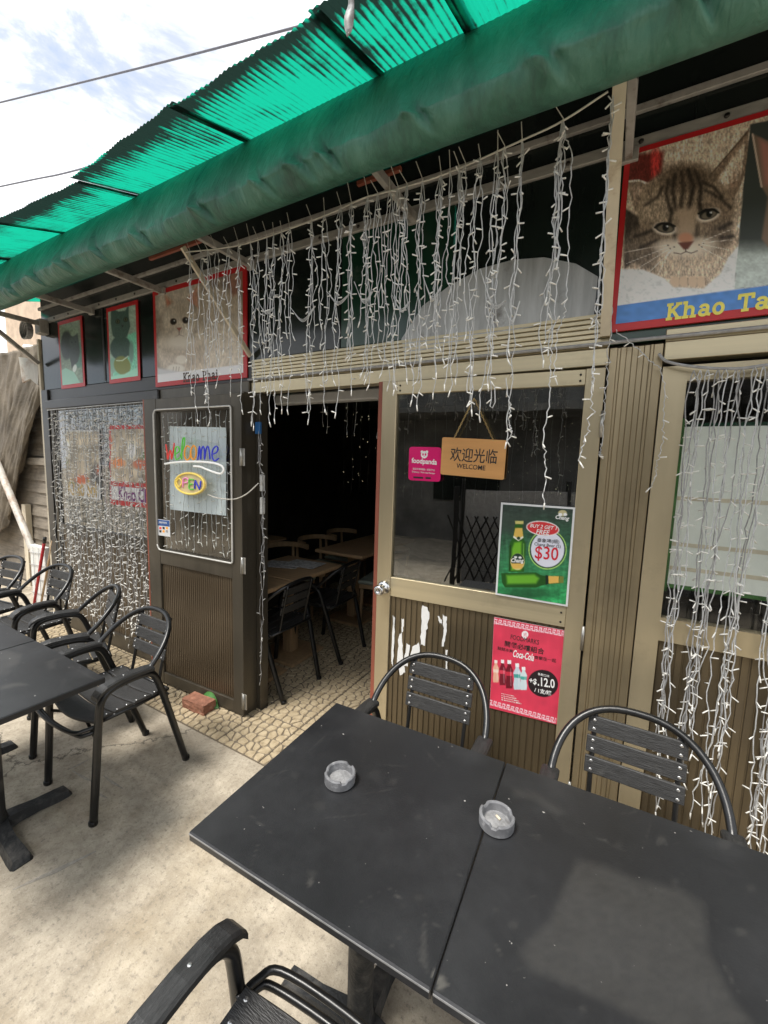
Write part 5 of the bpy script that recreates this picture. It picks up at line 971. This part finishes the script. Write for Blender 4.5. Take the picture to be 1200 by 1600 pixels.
neon(no_, [(325, 875), (298, 915), (325, 965), (352, 915), (325, 875)], 'neon_yellow', .004); neon(no_, [(362, 970), (366, 885), (405, 880), (412, 915), (368, 925)], 'neon_pink', .004); neon(no_, [(470, 895), (425, 890), (428, 935), (462, 938), (428, 938), (425, 985), (470, 988)], 'neon_green', .004, 2); neon(no_, [(480, 985), (486, 900), (528, 990), (540, 905)], 'neon_blue', .0045, 2)
py_, q = board_px('payment_sticker', lplane(-.0195), [(246, 811), (265, 813), (266, 839), (246, 836)], .001, 'poster_white', 'small white and blue payment sticker in the lower corner of the door glass', 'sticker')
qq = shrink(q, .003); MB().prism([(qq[3][0], qq[0][1]-.04), (qq[2][0], qq[1][1]-.04), qq[1], qq[0]], -.0006, -.0001).build('header', mat('ink_blue', (.02, .09, .3), .4).name, py_, world=False)
letter(py_, 'payment', (248.5, 817), (261, 818.6), 'ink_white', y=-.001)
for i in range(3):
    for j in range(2): a_ = uv(lplane(-.0195), 249+i*5, 823+j*5); MB().box((a_[0], -.0006, a_[1]), (a_[0]+.022, -.0001, a_[1]-.016)).build('card_mark', ['neon_red', 'ink_black', 'neon_orange', 'cable_grey'][(i+j) % 4], py_, world=False)
# ------------------------------------------------------------------ posters behind the left light curtain, sheet behind the right one
def meal(s):
    def fn(p):
        p.c[:] = (150, 140, 122); p.fur(16, 16, .7, s); r_ = np.random.default_rng(s)
        cols = [(196, 120, 70), (90, 120, 80), (214, 210, 200), (60, 60, 58), (170, 90, 60), (140, 170, 160), (220, 214, 196)]
        for i in range(26): p.put(p.ell(r_.uniform(80, 250), r_.uniform(660, 800), r_.uniform(4, 14), r_.uniform(5, 18)), cols[i % 7], 5)
    return fn
Mw = Matrix.Translation((0, FY+.003, 0))
o1, q = board_px('menu_poster', Mw, [(103, 672), (155, 672), (157, 781), (104, 774)], .002, 'poster_white', 'food poster with white title band behind the light curtain, beside the corner post', 'poster')
qs = shrink(q, .012); qs = [qs[0], qs[1], (qs[2][0], qs[2][1]+.10), (qs[3][0], qs[3][1]+.10)]; picture(o1, qs, (0, 0), 1, 40, 50, meal(3), y=-.001, gain=1.7); letter(o1, 'Khao Soi', (107, 772), (152, 777), 'brass', bold=.03, y=-.0015, asp=1.5)
o2, q = board_px('menu_poster', Mw, [(170, 665), (245, 663), (245, 795), (172, 788)], .002, 'red_border', 'red bordered food poster with purple lettering behind the light curtain', 'poster')
qs = shrink(q, .03); z_ = qs[2][1]; picture(o2, [qs[0], qs[1], (qs[2][0], z_+.15), (qs[3][0], z_+.15)], (0, 0), 1, 50, 50, meal(8), y=-.001, gain=1.7)
MB().prism([(qs[3][0], z_), (qs[2][0], z_), (qs[2][0], z_+.11), (qs[3][0], z_+.11)], -.001, -.0003).build('title_band', 'poster_white', o2, world=False); letter(o2, 'Khao Chae', (186, 780), (246, 787), 'ink_purple', bold=.025, y=-.0018, asp=1.3)
ws = MB().box((.205, FY+.03, 1.19), (1.3, FY+.034, 1.77)); ws = ws.build('white_sheet', 'white_sheet'); tag(ws, 'pale sheet with cream tape lines behind the right hand window', 'sheet')
MB().box((.193, FY+.030, 1.16), (.2045, FY+.034, 1.80)).build('green_edge', 'leaf', ws); MB().box((.205, FY+.030, 1.771), (1.3, FY+.034, 1.783)).build('green_edge', 'fascia_green', ws); MB().box((.205, FY+.030, 1.175), (1.3, FY+.034, 1.1895)).build('green_edge', 'leaf', ws)
for z in (1.245, 1.335, 1.505): MB().box((.206, FY+.0285, z), (1.3, FY+.0298, z+.014)).build('tape', 'ink_yellow' if False else 'cream_paint', ws)
# ------------------------------------------------------------------ icicle lights
def wires_and_bulbs(paths, rw_, every, r_, bl=.021, br_=.0024, fine=False):
    c = MB(); b = MB()
    for P in paths:
        c.tube(P, rw_, 4, cap=False)
        acc = r_.uniform(0, every)
        for p, q in zip(P[:-1], P[1:]):
            acc += (q-p).length
            if acc > every and r_.random() < .9:
                acc = r_.uniform(-.02, .01)*every/.07; a = r_.uniform(0, 2*math.pi); dn = r_.uniform(-.9, .35)
                d_ = Vector((math.cos(a), math.sin(a)*.7, dn)).normalized(); b.tube([q, q+d_*bl*.45, q+d_*bl], [br_*.7, br_, br_], 5)
        d_ = (P[-1]-P[-2]).normalized()+Vector((r_.uniform(-.5, .5), r_.uniform(-.3, .3), -.2)); d_ = d_.normalized(); b.tube([P[-1], P[-1]+d_*bl*1.1], br_, 5)
    return c, b
def drop(x, y, z0, z1, r_, amp=.006, step=.022, drift=0.0, x_end=None):
    n_ = max(4, int((z0-z1)/step)); P = []; dx = dy = 0
    for i in range(n_+1):
        t = i/n_; dx += r_.gauss(0, amp*.38); dy += r_.gauss(0, amp*.3); dx *= .93; dy *= .93
        xx = x+(0 if x_end is None else (x_end-x)*t)
        P.append(Vector((xx+dx*2, y+dy*2, z0+(z1-z0)*t)))
    return P
def light_strand(name, paths, label, group, cat='string lights', seed=0, rw_=.0016, every=.075, m='cable_clear', **k):
    r_ = random.Random(seed); c, b = wires_and_bulbs(paths, rw_, every, r_, **k); o = c.build(name, m); me = o.data
    top = paths[0][0]; me.transform(Matrix.Translation(-top)); o.location = top; tag(o, label, cat, group)
    if b.v: bo_ = b.build('led_bulbs', 'led_clear', o); tag(bo_, kind='stuff')
    return o
WY = 1.38
wire_px = [(290, 394), (345, 388), (397, 377), (507, 337), (567, 310), (600, 301), (693, 273), (816, 219), (879, 189), (950, 143)]
wire = [on_y(*p, WY) for p in wire_px]
tag(MB().tube(smooth_path(wire, 5), .0028, 6).build('hanging_wire', 'wire_white'), 'taut pale wire strung between the awning braces, carrying the icicle lights', 'wire')
def wire_z(px):
    for a, b in zip(wire_px[:-1], wire_px[1:]):
        if a[0] <= px <= b[0]: t = (px-a[0])/(b[0]-a[0]); return a[1]+(b[1]-a[1])*t
    return 150
BUN = [(297, 655, 3), (313, 625, 2), (324, 660, 4), (338, 600, 2), (357, 612, 3), (373, 640, 3), (391, 665, 3), (403, 640, 2), (417, 660, 4), (428, 655, 3), (440, 640, 3), (453, 640, 3), (487, 655, 4), (507, 640, 4), (533, 645, 3), (549, 610, 4), (575, 592, 5), (590, 600, 4), (609, 600, 3), (622, 610, 3), (636, 592, 4), (660, 632, 4), (689, 612, 5), (703, 560, 2), (717, 610, 3), (727, 560, 2), (750, 640, 4), (777, 648, 4), (788, 600, 3), (815, 690, 3), (879, 560, 5)]
r_ = random.Random(11)
for i, (px, by, nw) in enumerate(BUN):
    top = on_y(px, wire_z(px), WY); bot = on_y(px+(600-px)*-.004, by, WY); paths = []
    for k_ in range(nw):
        w2 = r_.uniform(.006, .018); x = top.x+r_.uniform(-1, 1)*w2; L_ = (top.z-bot.z)*(1 if k_ == 0 else r_.uniform(.55, .98)); sp = r_.uniform(-.018, .018)
        y_ = WY+r_.uniform(-.012, .012); P = [Vector((top.x+r_.uniform(-.002, .002), WY, top.z+.003)), Vector(((top.x+x)/2, (WY+y_)/2, top.z-.012)), Vector((x, y_, top.z-.04))]
        P += drop(x, y_, top.z-.06, top.z-L_, r_, .0055, x_end=x+sp*.6)
        if k_ == nw-1 and nw > 3:          # doubled-up loop hanging down and coming back
            zz = top.z-L_; P += [P[-1]+Vector((.008, .002, -.006)), P[-1]+Vector((.016, .002, .012)), P[-1]+Vector((.012, .0, .06))]
        paths.append(P)
    bundle = light_strand('icicle_light', paths, ('bundle of white icicle lights hanging in front of the white cat poster' if px < 395 else 'bundle of white icicle lights hanging over the open doorway' if px < 600 else 'bundle of white icicle lights hanging over the ajar glass door and grey arched sheet'), 'icicle light bundles on the wire', seed=i+100, every=.07)
    # the tie that fixes it to the wire
    t_ = MB().tube([top+Vector((0, 0, -.012)), top+Vector((.002, -.003, .004)), top+Vector((r_.uniform(-.03, .004), -.01, r_.uniform(.035, .075)))], .0013, 4); 
    t_.build('cable_tie', 'wire_white', bundle)
# long single strands at the right-hand end, in front of the pillar and the glass
def px_path(pts, Y, r_, amp=.003, n_=10): 
    return [p+Vector((r_.gauss(0, amp), r_.gauss(0, amp), 0)) for p in smooth_path([on_y(*p, Y) for p in pts], n_)]
light_strand('icicle_light', [px_path([(879, 200), (876, 330), (868, 470), (862, 560), (858, 620), (850, 700), (853, 740), (849, 786)], WY, r_), px_path([(879, 205), (893, 250), (886, 400), (884, 480), (872, 520), (866, 590)], WY, r_)], 'long icicle strand reaching down to the beer poster', None, seed=301, every=.09)
light_strand('icicle_light', [px_path([(955, 150), (950, 250), (938, 420), (928, 560), (925, 600), (921, 660), (912, 690), (905, 722)], WY+.02, r_), px_path([(958, 150), (948, 300), (935, 450), (930, 520), (927, 600)], WY+.02, r_), px_path([(955, 160), (945, 330), (941, 470), (928, 500)], WY+.02, r_)], 'twisted icicle strands wound down the right hand awning brace', None, seed=302, every=.07)
light_strand('icicle_light', [px_path([(958, 480), (950, 560), (947, 610), (944, 650), (940, 700), (938, 712)], FY-.06, r_)], 'thin icicle strand between the ajar door and the pillar', None, seed=303, every=.09)
light_strand('icicle_light', [px_path([(962, 515), (990, 540), (1015, 562), (1036, 585), (1037, 640), (1035, 690), (1027, 720), (1024, 745), (1017, 762)], FY-.05, r_)], 'icicle strand crossing the pillar top from the kitten poster corner', None, seed=304, every=.08)
light_strand('icicle_light', [px_path([(790, 590), (797, 640), (795, 660), (799, 675), (793, 690)], WY, r_, .002)], 'curled icicle strand end hanging beside the welcome sign', None, seed=305, every=.05)
# slack loops of clear cable between bundles
for i, (a, b, s) in enumerate([((453, 480), (492, 478), 20), ((510, 455), (545, 460), 14), ((553, 440), (582, 455), 22), ((612, 460), (640, 470), 18), ((660, 430), (690, 445), 26), ((750, 420), (790, 470), 30), ((788, 480), (812, 470), 26), ((402, 470), (428, 480), 12)]):
    P = smooth_path([on_y(*a, WY-.006), on_y((a[0]+b[0])/2, (a[1]+b[1])/2+s, WY-.02), on_y(*b, WY-.006)], 8); mb = MB()
    for k_ in range(3): mb.tube([p+Vector((0, .002*k_, -.004*k_*math.sin(math.pi*j/(len(P)-1)))) for j, p in enumerate(P)], .0012, 4)
    tag(mb.build('slack_cable', 'cable_clear'), 'slack loop of clear cable drooping between two icicle light bundles', 'cable', 'slack cables between icicle lights')
# faint strands dangling inside the doorway head
for i, (px, y0_, y1_) in enumerate(((505, 632, 662), (512, 635, 672), (543, 630, 675), (556, 628, 676), (592, 622, 680))):
    a, b = on_y(px, y0_, 2.3), on_y(px, y1_, 2.3); light_strand('icicle_light', [drop(a.x, 2.3, a.z, b.z, r_, .003)], 'short icicle strand hanging inside behind the lintel of the doorway', 'icicle ends inside the doorway', seed=400+i)
# curtain of lights over the left window
cx0, cx1 = -4.36, -2.93; n_ = 34; r_ = random.Random(5)
for i in range(n_):
    x = cx0+(cx1-cx0)*(i+.5)/n_+r_.uniform(-.012, .012); z1 = r_.uniform(.10, .32) if x < -3.3 else r_.uniform(.06, .25)
    paths = [drop(x+r_.uniform(-.008, .008), FY-.045+r_.uniform(-.012, .008), 1.985, z1+r_.uniform(0, .25)*k_, r_, .006, .03) for k_ in range(2)]
    light_strand('curtain_light', paths, 'strand of the dense white light curtain covering the left window', 'light curtain strands on the left window', seed=500+i, every=.045, bl=.030, br_=.0036, rw_=.0015, m='cable_grey' if i % 2 else 'cable_clear')
tag(MB().tube([(cx0-.03, FY-.05, 1.988), (cx1+.03, FY-.05, 1.992)], .004, 6).build('curtain_cable', 'cable_clear'), 'clear header cable carrying the light curtain on the left window', 'cable')
# curtain behind the glass of the folded leaf
for i in range(15):
    lx = gx0+.03+(gx1-gx0-.06)*i/14; top = LM @ Vector((lx, .018, gz1-.005)); zz = gz0+.02+r_.uniform(0, .08)
    light_strand('curtain_light', [drop(top.x, top.y, top.z, zz, r_, .004, .03)], 'strand of the light curtain behind the folded door leaf glass', 'light curtain strands behind the door leaf', seed=600+i, every=.05, bl=.024, br_=.003, rw_=.0016)
# curtain over the right window, gathered into tails below
r_ = random.Random(9); tails = [(.225, .25), (.30, .33), (.385, .40), (.52, .50), (.60, .57), (.70, .7)]
tag(MB().tube(smooth_path([(.10, FY-.03, 2.02), (.125, FY-.04, 1.99), (.20, FY-.045, 1.965), (.32, FY-.045, 1.948), (.45, FY-.045, 1.955), (.9, FY-.045, 1.95)], 6), .0055, 6).build('curtain_cable', 'cable_grey'), 'grey header cable sagging over the right hand window', 'cable')
for i in range(24):
    x = .205+i*.0225+r_.uniform(-.008, .008); tx = min(tails, key=lambda t: abs(t[0]-x)+r_.uniform(0, .03))[0]; paths = []
    for k_ in range(2):
        z1 = r_.uniform(.28, .75); y_ = FY-.045+r_.uniform(-.015, .01); P = [Vector((x, FY-.045, 1.952)), Vector((x+.006*(k_*2-1), y_, 1.93))]+drop(x+.006*(k_*2-1), y_, 1.91, 1.03, r_, .0045, .03, x_end=x*.6+tx*.4)
        P += drop(P[-1].x, y_, 1.0, z1, r_, .006, .03, x_end=tx+r_.uniform(-.014, .014)); paths.append(P)
    light_strand('curtain_light', paths, 'strand of the light curtain over the right hand window, gathered into tails', 'light curtain strands on the right window', seed=700+i, every=.07, bl=.024, rw_=.0019, m='cable_clear' if i % 3 else 'cable_grey')
# plugs and cables on the jamb
pk = MB()
for z in (1.47, 1.33): pk.box((-1.862, FY-.02, z-.05), (-1.842, FY+.01, z+.05), .004)
tag(pk.build('cable_connector', 'white_plastic'), 'white inline connectors on the tangled cable of the door jamb', 'connector')
light_strand('icicle_light', [drop(-1.852, FY-.02, 1.78, .35, r_, .008, .03), drop(-1.845, FY-.02, 1.75, .9, r_, .01, .03), drop(-1.858, FY-.015, 1.8, .2, r_, .006, .03)], 'tangled grey cable and dead lights running down the door jamb', None, seed=811, every=.1, m='cable_grey', rw_=.002)
tag(MB().box((-1.885, FY-.032, 1.76), (-1.845, FY-.0135, 1.83), .003).build('tape_patch', 'blue_tape'), 'blue tape patch holding cables on the door jamb', 'tape')
tag(MB().tube(smooth_path([tuple(on_y(325, 773, 1.66)), tuple(on_y(340, 778, 1.65)), tuple(on_y(365, 780, 1.65)), tuple(on_y(385, 772, 1.66)), tuple(on_y(404, 755, 1.72))], 6), .0035, 6).build('sign_cable', 'wire_white'), 'white cable looping from the open sign to the door jamb', 'cable')
# ------------------------------------------------------------------ neighbour on the left: boarded shed with tarpaulin
S = empty('boarded_shed', (-6.3, 2.3, 0), 0, 'weathered shed of horizontal boards standing beyond the corner of the restaurant', 'shed')
for i in range(18):
    z = .02+i*.142; b = MB(); b.add([(-8.2, 2.23, z), (-4.85, 2.23, z), (-4.85, 2.25, z+.15), (-8.2, 2.25, z+.15), (-8.2, 2.26, z), (-4.85, 2.26, z), (-4.85, 2.262, z+.15), (-8.2, 2.262, z+.15)], [(0, 1, 2, 3), (7, 6, 5, 4), (4, 5, 1, 0), (3, 2, 6, 7), (0, 3, 7, 4), (1, 5, 6, 2)]); b.build('board', 'shed_plank', S)
MB().box((-8.2, 2.3, 0), (-4.85, 4.5, 2.58)).build('shed_body', 'shed_plank', S); MB().box((-8.2, 2.19, 1.48), (-5.2, 2.226, 1.56)).build('cross_rail', 'shed_plank', S)
MB().box((-6.2, 2.17, 0), (-6.1, 2.226, 1.0)).build('post', 'cream_paint', S)
tv = []; nx_, nz_ = 120, 70
for j in range(nz_+1):
    for i in range(nx_+1):
        s, t = i/nx_, j/nz_; xl = -7.4; xr = -5.1-.85*t**1.6; x = xl+(xr-xl)*s; z = 2.75-t*(2.3-1.2*s**3)
        a_ = s*9+t*3.5; b_ = t*2.2-s*1.5; y = 2.18-.07*float(vnoise(np.array([a_]), np.array([b_]), 5)[0])-.045*float(vnoise(np.array([a_*2.7+b_]), np.array([b_*2.1]), 6)[0])-.02*float(vnoise(np.array([a_*6.5]), np.array([b_*5+a_*2]), 7)[0]); tv.append((x, y, z))
tp = MB().add(tv, [(j*(nx_+1)+i, j*(nx_+1)+i+1, (j+1)*(nx_+1)+i+1, (j+1)*(nx_+1)+i) for j in range(nz_) for i in range(nx_)], 0, True).build('tarpaulin', 'tarp')
tm = tp.modifiers.new('thickness', 'SOLIDIFY'); tm.thickness = .004; tag(tp, 'sagging brown tarpaulin draped over the boarded shed', 'tarpaulin')
cb = MB(); a, b = on_y(64, 560, 1.80), on_y(80, 905, 1.80); cb.box((-4.605, 1.80, 0), (-4.57, 1.86, 2.62), .003); tag(cb.build('corner_board', 'cream_paint'), 'cream painted timber upright at the outer corner of the restaurant', 'post')
P0, P1 = on_y(-12, 705, 2.02), on_y(62, 885, 2.02); P1.z = max(P1.z, .03)
tag(MB().tube([P0, P1, P1+(P1-P0)*.32], .035, 12).build('leaning_pole', 'rust_pole'), 'pale rusty pole leaning against the boarded shed', 'pole')
wb = MB().box((-5.30, 1.90, 0.003), (-4.98, 1.95, .66), .006).build('white_crate_panel', 'white_plastic'); tag(wb, 'white plastic panel crossed by wire standing by the building corner', 'panel')
for z in (.15, .3, .45, .58): MB().tube([(-5.31, 1.892, z), (-4.97, 1.892, z+.02)], .003, 5).build('wire', 'cable_grey', wb)
for x in (-5.2, -5.08): MB().tube([(x, 1.890, .01), (x, 1.890, .65)], .0025, 5).build('wire', 'cable_grey', wb)
ba, bb = on_y(69, 848, 1.78), on_z(52, 952, .02); d_ = bb-ba
bh = MB().tube([ba, bb], .013, 10).build('broom', 'broom_red'); tag(bh, 'red handled broom leaning at the corner behind the last armchair', 'broom'); MB().tube([ba-d_.normalized()*.06, ba], .015, 10).build('grip', 'black_metal', bh); MB().box((bb.x-.12, bb.y-.03, .001), (bb.x+.12, bb.y+.03, .05), .01).build('brush_head', 'black_metal', bh)
wa, wb2 = on_y(82, 845, 1.80), on_z(62, 955, .03); tag(MB().tube([wa, wb2], .010, 8).build('wooden_stick', 'wood_leg'), 'thin wooden stick leaning beside the red broom', 'stick')
# cable coil, box and old board under the awning end
c = on_y(46, 517, 1.70); co = MB()
for k_ in range(4): co.tube([(c.x+(.055+.006*k_)*math.cos(a*math.pi/12), c.y-.012*k_, c.z+(.06+.004*k_)*math.sin(a*math.pi/12)) for a in range(25)], .008, 6)
tag(co.build('cable_coil', 'cable_grey'), 'coil of grey cable hung under the awning end at the corner', 'cable')
c = on_y(68, 512, 1.79); tag(MB().box((c.x-.05, 1.745, c.z-.06), (c.x+.05, 1.812, c.z+.06), .006).build('junction_box', 'awning_arm'), 'grey junction box under the awning end beside the cable coil', 'box')
q = [on_y(*p, 1.83) for p in [(30, 558), (62, 562), (60, 602), (48, 592), (36, 598)]]; tag(MB().prism([(p.x, p.z) for p in q][::-1], 1.825, 1.840).build('old_board', 'rust_pole'), 'crumbling brown board fixed outside the building corner under the awning', 'board')
# things in the gap beyond the shed: pale roof frame and terracotta house wall
hs = empty('terracotta_house', (-15, 9, 0), 0, 'far terracotta house glimpsed between the awning and the shed', 'house'); MB().box((-22, 7.6, 0), (-10, 12, 8.4)).build('wall', 'orange_wall', hs); MB().box((-22.3, 7.3, 8.41), (-9.7, 12.3, 8.65)).build('roof', 'far_white', hs)
fr = MB(); 
for a, b in (((-8.6, 3.0, 2.78), (-5.6, 3.0, 2.74)), ((-8.6, 3.2, 3.35), (-5.2, 3.2, 2.80)), ((-7.1, 3.1, 2.76), (-7.1, 3.15, 3.12)), ((-6.4, 3.1, 2.76), (-6.4, 3.15, 2.97))): fr.tube([a, b], .035, 6)
tag(fr.build('roof_frame', 'far_white'), 'pale metal roof frame above the boarded shed', 'frame'); 
# ------------------------------------------------------------------ overhead lines and a torn scrap on the roof edge
for i, pts in enumerate((((-40, 170), (215, 107), (430, 51), (520, 26)), ((-40, 300), (50, 281), (95, 272), (160, 255)))):
    P = smooth_path([on_y(*p, 9.0) for p in pts], 6); tag(MB().tube(P, .03, 6).build('overhead_line', 'cable_dark'), ['overhead power line high across the cloudy sky', 'overhead power line low across the sky, meeting the roof edge'][i], 'power line')
a = on_y(548, -4, .95); sc_ = MB(); v = []
for i in range(9):
    t = i/8; wd = .012*math.sin(math.pi*(.15+.8*t))+.003; v += [(a.x-wd+.006*math.sin(t*5), a.y+.006*math.sin(t*7), a.z+.02-t*.10), (a.x+wd*.7+.004*math.sin(t*6+1), a.y-.008*math.cos(t*5), a.z+.02-t*.10)]
sc_.add(v, [(i*2, i*2+1, i*2+3, i*2+2) for i in range(8)], 0, True); sc_ = sc_.build('plastic_scrap', 'grey_weathered'); sm_ = sc_.modifiers.new('thickness', 'SOLIDIFY'); sm_.thickness = .003; tag(sc_, 'torn grey plastic scrap hanging from the edge of the green roof', 'scrap')
# ------------------------------------------------------------------ the other side of the lane (behind the camera; seen mirrored in the door glass)
O = empty('opposite_building', (0, -5.5, 0), 0, 'dark building across the lane from the restaurant', 'building')
MB().box((-12, -9, 0), (9, -5.2, 3.3)).build('wall', 'opposite_dark', O); MB().box((-12, -5.2, 2.6), (9, -3.9, 2.7)).build('canopy', 'opposite_dark', O); MB().box((-5.2, -5.198, .0), (-4.2, -5.12, 2.0)).build('door', 'lattice_black', O)
for x in (-7.5, -2.6, .5): MB().box((x, -5.198, .9), (x+1.4, -5.14, 2.0)).build('window', 'fascia_gloss', O)
for i in range(3): MB().box((-6.4, -5.19, .17*i+.001), (-5.3, -4.3-.28*i, .17*(i+1))).build('step', 'concrete', O)
FR = R(-19.8)
NF = empty('netted_fence', (-1.3, -2.0, 0), FR, 'low fence covered in grey netting across the lane', 'fence'); K = dict(world=False)
MB().box((0, -.02, .02), (4.2, .02, 1.30)).build('netting', 'opposite_net', NF, **K)
for x in (-.03, 1.4, 2.8): MB().box((x-.02, -.05, 0), (x+.02, .03, 1.45)).build('post', 'lattice_black', NF, **K)
LG = empty('lattice_gate', (-1.3, -1.9, 0), FR, 'black folding lattice gate across the lane', 'gate')
for i in range(12):
    for s in (-1, 1): x = -.2+i*.125; MB().tube([(x, .012*s, .03 if s > 0 else .95), (x+.42, .012*s, .95 if s > 0 else .03)], .011, 4).build('slat', 'lattice_black', LG, **K)
MB().box((-.12, -.03, 0), (-.06, .03, 1.35)).build('post', 'lattice_black', LG, **K)
